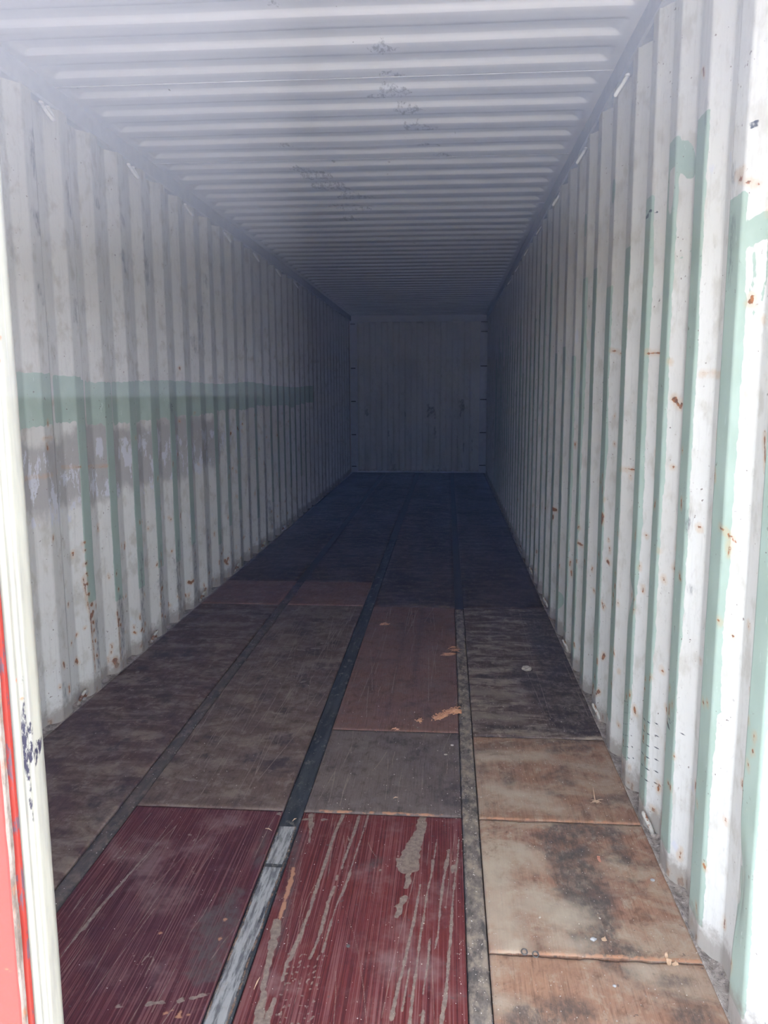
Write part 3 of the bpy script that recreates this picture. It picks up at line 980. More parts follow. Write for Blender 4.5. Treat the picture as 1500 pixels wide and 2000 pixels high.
def board(name, x0, x1, y0, y1, mat, sx, sy, wearfn, label, cat='floor board', group=None, zoff=0.0, jag=0.0, seed=0, parent=None, warp=.0010):
    nx = max(2, int((x1 - x0) / sx)); ny = max(2, int((y1 - y0) / sy))
    xs = np.linspace(x0, x1, nx + 1); ys = np.linspace(y0, y1, ny + 1)
    X, Y = np.meshgrid(xs, ys)
    Xj, Yj = X.copy(), Y.copy()
    if jag:
        e = np.clip(1 - (y1 - Y) / .03, 0, 1)
        Yj -= e * (jag * np.clip(fbm(X * 34, X * 0 + 3.3, seed + 3, 3) + .1, 0, 1) * 1.6)
        e = np.clip(1 - (Y - y0) / .03, 0, 1)
        Yj += e * (jag * np.clip(fbm(X * 40, X * 0 + 8.3, seed + 9, 3) + .1, 0, 1))
    Z = zoff + warp * fbm(X * 3, Y * 2, seed, 2)
    eu = np.minimum(np.minimum(X - x0, x1 - X), np.minimum(Y - y0, y1 - Y))
    Z = Z - .0025 * np.clip(1 - eu / .0035, 0, 1)
    ch = wearfn(X, Y)
    ext_v, ext_f = [], []
    n0 = X.size
    idx = np.arange(n0).reshape(X.shape)
    loop = list(idx[0, :]) + list(idx[1:, -1]) + list(idx[-1, -2::-1]) + list(idx[-2:0:-1, 0])
    Pt = np.stack([Xj, Yj, Z], -1)
    fl = Pt.reshape(-1, 3)
    for q in loop:
        ext_v.append((fl[q][0], fl[q][1], zoff - TH))
    m = len(loop)
    for k in range(m):
        ext_f.append((loop[(k + 1) % m], loop[k], n0 + k, n0 + (k + 1) % m))
    me = grid_mesh(name, Pt, ch, extra=(np.array(ext_v), ext_f))
    o = link(name, me, mat, parent)
    if label:
        tag(o, label, cat, group)
    return o


def wear_none(X, Y):
    z = X * 0 - 1
    return z, z, z, z


def F4(X, Y):
    q_ = [Field(X, Y) for _ in range(4)]
    for f_ in q_[2:3]:
        f_.minr = .55 * abs(float(X[0, 1] - X[0, 0]))
    return q_


def res(f):
    return tuple(q.f for q in f)


def scratches(F, rng, x0, x1, y0, y1, n, r=.0009, ang=.12, lmin=.05, lmax=.4):
    if F.minr > .0024:
        return
    for _ in range(n):
        x = rng.uniform(x0, x1); y = rng.uniform(y0, y1); l_ = rng.uniform(lmin, lmax); a = rng.gauss(0, ang)
        m_ = (x + math.sin(a) * l_ * .5 + rng.uniform(-.004, .004), y + math.cos(a) * l_ * .5)
        F.line([(x, y), m_, (x + math.sin(a) * l_, y + math.cos(a) * l_)], r * rng.uniform(.6, 1.4), r * .5)


def wear_red_mid(X, Y):
    F = F4(X, Y)
    mud, st, ps, bare = F
    rng = random.Random(4)
    q = lambda *p: [fpt(*a) for a in p]
    # wide smear and its tail
    mud.line(q((825, 1596), (823, 1620), (812, 1645), (800, 1672), (797, 1692)), .012, .034, wob=.004)
    mud.line(q((802, 1672), (790, 1688), (778, 1680)), .030, .010, wob=.004)
    mud.line(q((802, 1690), (800, 1705)), .020, .010, wob=.006)
    mud.line(q((797, 1712), (794, 1732)), .007, .008, wob=.006)
    mud.line(q((786, 1755), (780, 1775), (777, 1792)), .012, .005, wob=.006)
    # long streaks left half
    mud.line(q((671, 1590), (655, 1625), (646, 1650), (637, 1680), (625, 1715), (613, 1750), (607, 1775), (598, 1795), (590, 1820), (573, 1860), (560, 1880), (551, 1915)), .0055, .0035, wob=.0016)
    mud.line(q((590, 1820), (575, 1852), (566, 1875)), .006, .005, wob=.002)
    mud.line(q((702, 1593), (692, 1625), (683, 1650), (672, 1680), (667, 1697)), .0055, .003, wob=.0016)
    mud.line(q((680, 1634), (682, 1642)), .002)
    mud.line(q((659, 1710), (657, 1718)), .004)
    mud.line(q((653, 1732), (640, 1765), (634, 1790), (623, 1830), (610, 1862), (605, 1872)), .0050, .0035, wob=.002)
    mud.line(q((719, 1592), (706, 1635), (694, 1670), (680, 1715), (667, 1745), (655, 1775), (641, 1820), (630, 1860)), .0018, .003, wob=.0016)
    mud.line(q((683, 1706), (668, 1748)), .005, .004, wob=.002)
    mud.line(q((541, 1800), (533, 1840), (528, 1860), (520, 1900), (512, 1935)), .013, .004, wob=.004)
    mud.line(q((515, 1940), (508, 1975), (503, 2000)), .009, .012, wob=.003)
    mud.line(q((536, 1950), (528, 1975), (520, 2000)), .005, .009, wob=.003)
    mud.line(q((608, 1592), (607, 1620), (604, 1645)), .010, .003, wob=.004)
    # right half streaks
    mud.line(q((853, 1640), (846, 1690), (840, 1720), (834, 1745), (828, 1790), (820, 1835), (815, 1880), (808, 1930), (800, 2000)), .002, .0036, wob=.0018)
    mud.line(q((845, 1680), (844, 1700)), .004)
    mud.line(q((821, 1728), (818, 1745), (810, 1790), (800, 1835), (790, 1880), (778, 1925), (765, 1990)), .003, .0045, wob=.002)
    mud.line(q((877, 1660), (872, 1690), (866, 1720), (860, 1770), (855, 1830), (849, 1855)), .0045, .0018, wob=.0018)
    mud.line(q((874, 1678), (870, 1697)), .007, .006, wob=.002)
    mud.line(q((896, 1640), (893, 1680), (890, 1705), (884, 1760), (880, 1830), (876, 1880), (872, 1930), (862, 2000)), .002, .0048, wob=.002)
    mud.line(q((885, 1692), (883, 1706)), .007, .004, wob=.002)
    mud.line(q((839, 1838), (836, 1880), (830, 1915), (826, 1945)), .003, .0015, wob=.001)
    mud.line(q((800, 1890), (793, 1930), (785, 1975)), .002, .0025)
    mud.line(q((827, 1975), (824, 2000)), .004)
    # dirt at the far edge and spots
    mud.line(q((590, 1600), (640, 1600)), .006, .002, wob=.008)
    for px, py, r in ((743, 1699, 5), (870, 1772, 5), (742, 1700, 4), (726, 1697, 2), (728, 1745, 2.5), (893, 1862, 4), (888, 1907, 3), (780, 1888, 2), (774, 1892, 3), (805, 1816, 3), (841, 1834, 3), (820, 1984, 4), (612, 1986, 4), (862, 1742, 2), (716, 1877, 3)):
        x, y = fpt(px, py); mud.cap(x, y, x, y, r * .0008)
    # pale scratches
    ps.line(q((674, 1778), (690, 1820), (700, 1860), (710, 1930), (716, 2000)), .0008, .0011)
    ps.line(q((719, 1645), (725, 1660), (735, 1674)), .0016)
    ps.line(q((822, 1665), (810, 1710), (795, 1770), (770, 1870), (745, 1990)), .0010)
    ps.line(q((655, 1600), (648, 1660), (640, 1720)), .0008)
    ps.line(q((616, 1725), (600, 1755), (590, 1790)), .0008)
    ps.line(q((597, 1640), (588, 1670)), .001)
    scratches(ps, rng, .03, .56, .55, 1.5, 16, .0007, .12)
    # worn lettering ghosts: broken dabs in rows
    for r_ in range(13):
        for c_ in range(7):
            px = 566 + c_ * 11 + r_ * -2.5 + rng.uniform(-2, 2)
            py = 1866 + r_ * 11 + rng.uniform(-2, 2)
            if rng.random() < (.15 if r_ < 6 else .45):
                continue
            for _ in range(2):
                x, y = fpt(px + rng.uniform(-3, 3), py + rng.uniform(-2, 2))
                mud.cap(x, y, x + rng.uniform(-.003, .003), y + rng.uniform(-.004, .004), .0019)
    # bare orange wood by the steel strip
    bare.line(q((574, 1695), (568, 1720), (556, 1760), (548, 1790), (541, 1812)), .006, .004, wob=.004)
    st.line(q((582, 1620), (574, 1700), (556, 1790), (541, 1860)), .014, .006, wob=.006)
    st.line(q((720, 1690), (745, 1680)), .012, wob=.01)
    return res(F)


def wear_red_left(X, Y):
    F = F4(X, Y)
    mud, st, ps, bare = F
    rng = random.Random(14)
    q = lambda *p: [fpt(*a) for a in p]
    mud.line(q((327, 1630), (300, 1655), (268, 1690), (240, 1722), (215, 1750), (185, 1785), (162, 1815)), .0008, .0065, wob=.0018)
    mud.line(q((160, 1815), (125, 1860)), .004, .001, wob=.0018)
    ps.line(q((345, 1612), (318, 1637), (300, 1660), (265, 1700)), .0012)
    ps.line(q((420, 1745), (395, 1790), (372, 1820), (345, 1885), (330, 1915), (295, 1980)), .0012)
    scratches(ps, rng, -.57, -.05, .5, 1.53, 26, .0007, .10)
    for px, py, s_ in ((375, 1630, 10), (380, 1641, 12), (375, 1693, 12), (380, 1705, 8), (370, 1712, 10), (340, 1680, 3), (350, 1700, 4)):
        for _ in range(4):
            x, y = fpt(px + rng.uniform(-1, 1) * s_, py + rng.uniform(-4, 4))
            x2, y2 = fpt(px + rng.uniform(-1, 1) * s_, py + rng.uniform(-3, 3))
            ps.cap(x, y, x2, y2, .0009)
    for px, py in ((282, 1870), (290, 1864), (297, 1868), (285, 1878), (276, 1883), (300, 1876), (265, 1866)):
        for _ in range(4):
            x, y = fpt(px + rng.uniform(-6, 6), py + rng.uniform(-4, 4))
            ps.cap(x, y, x + rng.uniform(-.006, .006), y + rng.uniform(-.006, .006), .0016)
    mud.line(q((245, 1662), (240, 1672), (222, 1680)), .003, .001, wob=.003)
    for px, py in ((313, 1822), (430, 1833), (440, 1796)):
        x, y = fpt(px, py); bare.cap(x, y, x, y, .006)
    # worn dark patch by the strip
    st.line(q((428, 1800), (415, 1850), (405, 1895)), .060, .040, wob=.02)
    st.line(q((455, 1750), (440, 1800)), .03, .04, wob=.02)
    st.line(q((520, 1625), (500, 1690)), .012, wob=.006)
    mud.line(q((545, 1588), (552, 1592), (549, 1625)), .010, .003, wob=.008)
    for _ in range(7):
        x, y = fpt(rng.uniform(250, 470), 1990 + rng.uniform(-12, 8))
        bare.cap(x, y, x + rng.uniform(.0, .03), y + .01, .003)
    mud.line(q((230, 1965), (330, 1958), (420, 1940)), .002, .004, wob=.006)
    return res(F)


def wear_dirty(seed, x0, x1, y0, y1, ns=30, dark=8, mudn=0, ang=.16, long_=.5):
    def fn(X, Y):
        F = F4(X, Y)
        mud, st, ps, bare = F
        rng = random.Random(seed)
        scratches(ps, rng, x0, x1, y0, y1, ns, .0008, ang, .08, long_)
        for _ in range(dark):
            x = rng.uniform(x0, x1); y = rng.uniform(y0, y1)
            st.cap(x, y, x + rng.uniform(-.03, .03), y + rng.uniform(0, .08), rng.uniform(.01, .035), wob=.02, seed=seed)
        for _ in range(mudn):
            x = rng.uniform(x0, x1); y = rng.uniform(y0, y1)
            mud.cap(x, y, x + rng.uniform(-.05, .05), y + rng.uniform(-.015, .015), rng.uniform(.003, .010), wob=.006, seed=seed)
        return mud, st, ps, bare
    return lambda X, Y: res(fn(X, Y))


def wear_mid2(X, Y):       # grey-brown board with round oil stains
    f = wear_dirty(21, .05, .55, 1.56, 2.13, 14, 2, 0, .12, .3)(X, Y)
    F = F4(X, Y)
    for a, b in zip(F, f): a.f = b.copy()
    mud, st, ps, bare = F
    q = lambda *p: [fpt(*a) for a in p]
    for px, py, r in ((695, 1458, .018), (728, 1450, .016), (770, 1446, .032), (783, 1450, .028), (808, 1456, .020), (648, 1500, .016), (694, 1500, .012), (885, 1492, .020), (865, 1555, .028), (885, 1565, .034), (893, 1540, .030), (757, 1545, .008), (875, 1530, .012)):
        x, y = fpt(px, py); st.cap(x - .006, y, x + .006, y, r, wob=.006, seed=px)
    st.line(q((864, 1500), (860, 1530), (853, 1565)), .003)
    bare.line([(.30, 1.549), (.50, 1.549)], .006, .004, wob=.004)
    bare.line([(.08, 1.549), (.28, 1.549)], .0045, .004, wob=.004)
    for px, py in ((772, 1560), (793, 1568), (675, 1470), (672, 1475)):
        x, y = fpt(px, py); ps.cap(x, y, x + .012, y + .002, .0014)
    return res(F)


def wear_mid3(X, Y):       # reddish board
    f = wear_dirty(31, .05, .55, 2.2, 3.9, 26, 6, 0, .05, .9)(X, Y)
    F = F4(X, Y)
    for a, b in zip(F, f): a.f = b.copy()
    mud, st, ps, bare = F
    q = lambda *p: [fpt(*a) for a in p]
    for pl, r in ((((825, 1190), (818, 1240), (812, 1300), (808, 1340)), .012), (((800, 1195), (785, 1260), (770, 1330), (755, 1400)), .006), (((740, 1270), (722, 1330), (712, 1360)), .005),
                  (((790, 1380), (830, 1368), (860, 1355)), .006), (((832, 1208), (842, 1214)), .03), (((798, 1330), (797, 1342)), .010), (((727, 1284), (729, 1290)), .012), (((736, 1287), (737, 1289)), .008), (((762, 1355), (765, 1352)), .012)):
        st.line(q(*pl), r, wob=.004)
    return res(F)


def wear_right(seed, y0, y1, sp, joint=False):
    def fn(X, Y):
        F = F4(X, Y)
        mud, st, ps, bare = F
        rng = random.Random(seed)
        for kind, px, py, px2, py2, r in sp:
            a, b = fpt(px, py), fpt(px2, py2)
            (st if kind == 's' else mud if kind == 'm' else bare if kind == 'b' else ps).cap(*a, *b, r, wob=r * .25, seed=px)
        if joint:
            for k_ in range(26):
                xa = .63 + k_ * .0205
                if rng.random() < .78:
                    bare.cap(xa, y0 + .012, xa + rng.uniform(.01, .03), y0 + .012, rng.uniform(.0035, .0065), wob=.003, seed=k_)
        return res(F)
    return fn


m_red = board_material('red_stained_board', (0.105, 0.019, 0.015), (0.080, 0.016, 0.015), (0.2, 0.12, 0.1), lines=True)
m_red_l = board_material('red_stained_board_worn', (0.078, 0.017, 0.018), (0.058, 0.015, 0.018), (0.2, 0.12, 0.1), lines=True, off=(3, 2, 0))
m_brown_l = board_material('brown_worn_board', (0.105, 0.070, 0.054), (0.085, 0.054, 0.043), (0.200, 0.155, 0.118), .62, (0.040, 0.028, 0.030), .6, off=(1, 5, 0))
m_brown_l2 = board_material('dark_edge_board', (0.085, 0.050, 0.042), (0.070, 0.040, 0.034), (0.22, 0.170, 0.13), .68, (0.034, 0.024, 0.026), .6, off=(4, 1, 0), cross=1.5)
m_light = board_material('lighter_brown_board', (0.150, 0.078, 0.058), (0.135, 0.070, 0.053), (0.20, 0.145, 0.115), .25, (0.08, 0.055, 0.05), .35, off=(8, 5, 0))
m_mid2 = board_material('grey_brown_board', (0.120, 0.092, 0.078), (0.100, 0.074, 0.064), (0.15, 0.12, 0.10), .3, (0.045, 0.034, 0.032), .15, off=(2, 8, 0))
m_mid3 = board_material('reddish_board', (0.150, 0.080, 0.060), (0.125, 0.066, 0.050), (0.13, 0.095, 0.080), .35, (0.060, 0.040, 0.038), .4, off=(5, 8, 0))
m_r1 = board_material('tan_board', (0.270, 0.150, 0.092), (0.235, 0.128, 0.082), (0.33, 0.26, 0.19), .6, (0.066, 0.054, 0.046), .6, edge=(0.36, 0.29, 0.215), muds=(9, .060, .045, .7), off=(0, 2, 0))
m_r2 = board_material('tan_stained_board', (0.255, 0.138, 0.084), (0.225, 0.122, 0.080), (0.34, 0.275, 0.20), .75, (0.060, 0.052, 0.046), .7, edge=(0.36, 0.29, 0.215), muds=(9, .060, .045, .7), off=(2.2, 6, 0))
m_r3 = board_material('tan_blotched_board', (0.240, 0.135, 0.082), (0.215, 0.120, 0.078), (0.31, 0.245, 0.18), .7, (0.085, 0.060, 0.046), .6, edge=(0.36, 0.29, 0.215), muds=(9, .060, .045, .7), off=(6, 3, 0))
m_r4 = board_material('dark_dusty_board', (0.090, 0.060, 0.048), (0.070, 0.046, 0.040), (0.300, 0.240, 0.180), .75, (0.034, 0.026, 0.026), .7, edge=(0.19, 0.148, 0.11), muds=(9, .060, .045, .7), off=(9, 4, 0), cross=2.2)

GAP = .0018
XA0, XA1 = -.622, -.566
XB0, XB1 = -.046, .024
XC0, XC1 = .566, .622
grp = 'plywood floor boards'
board('floor_board', XA1 + GAP, XB0 - GAP, .36, 1.542, m_red_l, .0022, .009, wear_red_left,
      'dark red stained plywood board left of the bare silver steel strip', group=grp, seed=2)
board('floor_board', XB1 + GAP, XC0 - GAP, .36, 1.540, m_red, .0020, .007, wear_red_mid,
      'bright red stained plywood board with grey mud streaks right of the silver strip', group=grp, seed=3)
board('floor_board', -W + .004, XA0 - GAP, .36, 3.945, m_brown_l2, .008, .014, wear_dirty(41, -1.15, -.63, .5, 3.9, 24, 22, 26, .4),
      'long dark brown dusty plywood board along the foot of the left wall', group=grp, seed=4)
board('floor_board', XA1 + GAP, XB0 - GAP, 1.545, 3.949, m_brown_l, .0030, .012, wear_dirty(42, -.55, -.06, 1.6, 3.9, 90, 22, 20, .07, .8),
      'scratched brown plywood board directly beyond the dark red left board', group=grp, seed=5)
board('floor_board', XB1 + GAP, XC0 - GAP, 1.543, 2.155, m_mid2, .0028, .010, wear_mid2,
      'grey-brown square board with round oil stains beyond the bright red board', group=grp, seed=6, zoff=.0005)
board('floor_board', XB1 + GAP, XC0 - GAP, 2.159, 3.945, m_mid3, .004, .012, wear_mid3,
      'reddish brown board carrying the orange sawdust pile', group=grp, seed=7)
board('floor_board', -W + .004, XA0 - GAP, 3.949, 4.556, m_light, .012, .02, wear_dirty(43, -1.1, -.65, 4.0, 4.5, 4, 2, 2),
      'lighter brown short board touching the left wall, far down the floor', group=grp, seed=8, zoff=.001)
board('floor_board', XA1 + GAP, XB0 - GAP, 3.953, 4.556, m_light, .012, .02, wear_dirty(44, -.5, -.1, 4.0, 4.5, 12, 2, 3),
      'lighter brown short board between the two left steel strips, far down the floor', group=grp, seed=9, zoff=.001)
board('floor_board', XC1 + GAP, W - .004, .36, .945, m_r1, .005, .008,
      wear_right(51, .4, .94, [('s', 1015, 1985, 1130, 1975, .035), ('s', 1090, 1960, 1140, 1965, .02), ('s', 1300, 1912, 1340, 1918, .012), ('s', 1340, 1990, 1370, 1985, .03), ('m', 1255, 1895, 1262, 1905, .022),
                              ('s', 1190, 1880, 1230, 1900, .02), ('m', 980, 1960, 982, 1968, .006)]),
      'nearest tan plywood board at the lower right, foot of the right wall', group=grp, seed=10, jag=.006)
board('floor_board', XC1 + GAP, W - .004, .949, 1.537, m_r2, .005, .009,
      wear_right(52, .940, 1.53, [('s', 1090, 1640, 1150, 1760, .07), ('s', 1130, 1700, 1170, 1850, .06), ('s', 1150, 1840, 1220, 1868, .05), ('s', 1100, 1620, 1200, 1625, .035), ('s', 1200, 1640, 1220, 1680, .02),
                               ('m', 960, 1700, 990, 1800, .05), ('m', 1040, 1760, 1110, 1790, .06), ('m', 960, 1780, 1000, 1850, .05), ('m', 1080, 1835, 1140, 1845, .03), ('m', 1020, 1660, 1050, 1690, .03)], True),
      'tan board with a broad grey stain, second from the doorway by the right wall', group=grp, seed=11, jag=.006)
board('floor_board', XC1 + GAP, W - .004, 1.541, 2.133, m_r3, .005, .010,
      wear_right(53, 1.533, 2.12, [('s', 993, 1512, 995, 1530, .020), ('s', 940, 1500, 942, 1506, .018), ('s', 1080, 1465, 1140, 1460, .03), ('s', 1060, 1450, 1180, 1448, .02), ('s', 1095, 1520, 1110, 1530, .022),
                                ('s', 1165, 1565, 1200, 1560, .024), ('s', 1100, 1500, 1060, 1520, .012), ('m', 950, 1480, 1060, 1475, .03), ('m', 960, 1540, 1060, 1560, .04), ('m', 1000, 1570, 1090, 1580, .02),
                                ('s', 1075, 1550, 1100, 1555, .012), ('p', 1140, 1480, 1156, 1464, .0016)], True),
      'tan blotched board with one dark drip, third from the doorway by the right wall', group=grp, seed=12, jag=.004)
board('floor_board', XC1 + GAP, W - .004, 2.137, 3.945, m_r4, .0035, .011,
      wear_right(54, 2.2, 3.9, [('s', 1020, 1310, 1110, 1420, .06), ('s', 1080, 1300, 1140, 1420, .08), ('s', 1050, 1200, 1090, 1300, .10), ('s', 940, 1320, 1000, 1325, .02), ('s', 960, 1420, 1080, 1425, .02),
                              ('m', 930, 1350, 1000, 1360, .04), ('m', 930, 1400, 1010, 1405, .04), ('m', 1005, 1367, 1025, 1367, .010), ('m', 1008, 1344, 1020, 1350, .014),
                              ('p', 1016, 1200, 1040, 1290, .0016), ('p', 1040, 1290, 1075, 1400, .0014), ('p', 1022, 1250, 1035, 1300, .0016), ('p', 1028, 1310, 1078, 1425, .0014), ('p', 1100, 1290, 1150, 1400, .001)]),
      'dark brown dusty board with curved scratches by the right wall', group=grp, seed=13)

# steel strips between the boards
m_sB = strip_material('steel_strip_bare', (0.022, 0.024, 0.026), (0.042, 0.043, 0.043), (0.20, 0.17, 0.14), silver=True, gritty=.08)
m_sC = strip_material('steel_strip_gritty', (0.060, 0.052, 0.047), (0.115, 0.096, 0.080), (0.24, 0.19, 0.145), gritty=.75)
m_sA = strip_material('steel_strip_grey', (0.052, 0.046, 0.042), (0.078, 0.062, 0.052), (0.130, 0.100, 0.080), gritty=.55)


def wear_silver(X, Y):
    F = F4(X, Y)
    c = -.012 + .004 * vnoise(Y * 9, Y * 0, 3)
    hw = .025 + .004 * vnoise(Y * 14, Y * 0 + 5, 7)
    F[0].f = np.where(Y < 1.46, hw - np.abs(X - c), -1)
    F[0].f = np.where(np.abs(Y - 1.259) < .003, -1, F[0].f)
    F[1].f = np.where(Y < 1.46, .0015 - np.abs(np.abs(X - c) - hw - .003), -1)
    return res(F)


def strip(x0, x1, mat, label, wf=wear_none, z=-.0035, y1=6.2, y0=.36):
    xs = np.array([x0, x0 + .003, x0 + .006, x0 + .012, (x0 * 3 + x1) / 4, (x0 + x1) / 2, (x0 + 3 * x1) / 4, x1 - .012, x1 - .006, x1 - .003, x1])
    if wf is not wear_none:
        xs = np.linspace(x0, x1, 29)
    ys = np.concatenate([np.arange(y0, 1.6, .008), np.arange(1.6, y1, .04)])
    X, Y = np.meshgrid(xs, ys)
    e = np.minimum(X - x0, x1 - X)
    Z = z - .006 * np.clip(1 - e / .005, 0, 1) + .0012 * fbm(X * 50, Y * 14, 5, 2)
    Z = np.where(np.abs(Y - 1.259) < .003, Z - .003, Z) if wf is not wear_none else Z
    me = grid_mesh('floor_strip', np.stack([X, Y, Z], -1), wf(X, Y))
    bm = bmesh.new(); bm.from_mesh(me)
    # give the strip a web so it is a real section
    me2 = me
    o = link('floor_strip', me2, mat)
    md = o.modifiers.new('thickness', 'SOLIDIFY'); md.thickness = .004; md.offset = -1
    bm.free()
    return tag(o, label, 'metal strip', 'steel strips between the floor boards')


strip(XB0, XB1, m_sB, 'steel floor strip worn bare and silver between the two red boards', wear_silver)
strip(XC0, XC1, m_sC, 'gritty dark steel floor strip beside the tan boards', z=-.0030, y1=3.96)
strip(XA0, XA1, m_sA, 'dull grey steel floor strip left of the dark red board', z=-.0028, y1=4.57)

# the rest of the floor: sub-floor under the boards and the far boards, their colour darkened to imitate light falloff
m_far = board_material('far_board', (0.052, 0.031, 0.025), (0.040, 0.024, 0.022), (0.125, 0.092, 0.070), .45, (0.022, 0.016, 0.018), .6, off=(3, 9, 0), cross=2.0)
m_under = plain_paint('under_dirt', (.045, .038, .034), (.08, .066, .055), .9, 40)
bm = bmesh.new()
box_bm(bm, -W - .045, W + .045, .075, L, -.15, -TH - .0)
floor = tag(from_bm('floor', bm, m_under), 'plywood floor of the container, far part coloured darker for weak light, running to the end wall', None, None, 'structure')
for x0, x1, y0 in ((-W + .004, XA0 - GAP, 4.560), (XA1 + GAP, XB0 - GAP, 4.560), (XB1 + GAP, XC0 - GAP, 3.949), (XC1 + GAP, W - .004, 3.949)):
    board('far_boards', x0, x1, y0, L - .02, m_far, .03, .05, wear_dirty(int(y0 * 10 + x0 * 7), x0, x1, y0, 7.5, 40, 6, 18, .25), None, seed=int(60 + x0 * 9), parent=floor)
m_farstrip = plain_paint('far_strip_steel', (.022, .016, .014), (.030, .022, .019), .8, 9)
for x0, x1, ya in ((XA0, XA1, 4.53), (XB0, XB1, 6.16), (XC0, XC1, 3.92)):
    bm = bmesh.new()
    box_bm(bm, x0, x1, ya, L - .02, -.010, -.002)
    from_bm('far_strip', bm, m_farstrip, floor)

# ------------------------------------------------------------------ closed left door
def bx_at(px, row_y, y):
    d = ray(px, row_y)
    return float(CAM[0] + d[0] * (y - CAM[1]) / d[1])


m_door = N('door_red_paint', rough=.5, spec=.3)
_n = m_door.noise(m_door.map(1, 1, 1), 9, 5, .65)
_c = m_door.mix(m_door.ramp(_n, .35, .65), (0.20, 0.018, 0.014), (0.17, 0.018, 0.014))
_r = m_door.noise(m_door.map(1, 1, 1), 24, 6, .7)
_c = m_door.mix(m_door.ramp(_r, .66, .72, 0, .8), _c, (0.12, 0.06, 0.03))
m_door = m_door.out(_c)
m_rusty = N('rusty_edge', rough=.75)
_n = m_rusty.noise(m_rusty.map(1, 1, .35), 60, 6, .72)
_c = m_rusty.mix(m_rusty.ramp(_n, .38, .60), (0.075, 0.055, 0.042), (0.16, 0.13, 0.11))
_c = m_rusty.mix(m_rusty.ramp(m_rusty.noise(m_rusty.map(1, 1, .4, (4, 2, 0)), 30, 5, .7), .52, .64, 0, .8), _c, (0.20, 0.075, 0.03))
m_rusty.bump(_n, .002, .7)
m_rusty = m_rusty.out(_c)
m_strip = N('retainer_red', rough=.5)
_n = m_strip.noise(m_strip.map(1, 1, .30), 42, 5, .7)
_c = m_strip.mix(m_strip.ramp(_n, .52, .58), (0.22, 0.020, 0.011), (0.09, 0.045, 0.055))
m_strip = m_strip.out(_c)

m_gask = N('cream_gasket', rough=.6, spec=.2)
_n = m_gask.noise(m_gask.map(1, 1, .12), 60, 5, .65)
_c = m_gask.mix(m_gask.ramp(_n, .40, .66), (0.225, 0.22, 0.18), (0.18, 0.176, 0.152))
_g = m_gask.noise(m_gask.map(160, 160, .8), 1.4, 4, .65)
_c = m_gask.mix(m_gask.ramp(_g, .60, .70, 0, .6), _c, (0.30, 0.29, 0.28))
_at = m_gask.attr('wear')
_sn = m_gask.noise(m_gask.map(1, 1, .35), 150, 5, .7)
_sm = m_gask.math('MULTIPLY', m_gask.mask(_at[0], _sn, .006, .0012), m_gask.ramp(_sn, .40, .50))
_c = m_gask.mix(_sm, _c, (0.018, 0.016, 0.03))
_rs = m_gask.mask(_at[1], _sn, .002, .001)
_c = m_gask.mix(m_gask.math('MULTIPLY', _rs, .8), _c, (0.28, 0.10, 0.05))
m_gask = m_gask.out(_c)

door = empty('door_1', (-W + .01, -.02, 0))
tag(door, 'closed left door leaf, red outside, with a cream rubber gasket down its free edge', None, None, 'structure')


def to_door(o):
    o.parent = door
    o.matrix_parent_inverse = Matrix.Translation((W - .01, .02, 0))
    return o


Y0 = -.062            # outer face of the door
xr = bx_at(46, 2000, Y0)        # where the red outer face ends
xs1 = bx_at(60, 2000, Y0 + .006)
xs2 = bx_at(71, 2000, Y0 + .020)
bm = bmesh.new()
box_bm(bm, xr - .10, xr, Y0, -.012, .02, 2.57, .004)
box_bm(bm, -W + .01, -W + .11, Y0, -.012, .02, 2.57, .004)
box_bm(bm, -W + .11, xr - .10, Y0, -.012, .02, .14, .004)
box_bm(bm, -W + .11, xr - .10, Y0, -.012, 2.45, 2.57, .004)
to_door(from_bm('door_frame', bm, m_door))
xs = np.arange(-W + .11, xr - .099, .01)
pp = np.clip(np.abs(((xs * 1000) % 240) / 120 - 1) * 2.2 - .6, 0, 1) * .03
zz = np.linspace(.14, 2.45, 3)
X, Z = np.meshgrid(xs, zz)
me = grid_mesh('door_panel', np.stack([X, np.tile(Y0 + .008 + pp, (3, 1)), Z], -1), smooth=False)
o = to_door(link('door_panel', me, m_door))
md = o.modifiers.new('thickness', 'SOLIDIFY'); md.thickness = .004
# rusty flat bar down the edge, then the gasket retainer
zz = np.concatenate([np.arange(.02, 2.57, .012), [2.57]])
sec = [(xr - .001, Y0 + .001), (xr + .001, Y0 - .004), (xs1 - .001, Y0 - .002), (xs1, Y0 + .002), (xs1 - .007, Y0 + .008), (xr - .002, Y0 + .012)]


def extrude_section(name, sec, mat, jit=0.0, closed=True, wear=None, smooth=False, seed=0, jz=30):
    S = np.array(sec + ([sec[0]] if closed else []))
    Pz = np.zeros((len(zz), len(S), 3))
    for k in range(len(S)):
        kk = k % len(sec)
        n1 = fbm(zz * jz, zz * 0 + kk * 3.7, seed, 3) * jit
        n2 = fbm(zz * jz, zz * 0 + kk * 5.1 + 40, seed, 3) * jit
        Pz[:, k, 0] = S[k, 0] + n1
        Pz[:, k, 1] = S[k, 1] + n2
        Pz[:, k, 2] = zz
    me = grid_mesh(name, Pz, wear, smooth=smooth)
    return to_door(link(name, me, mat)), Pz


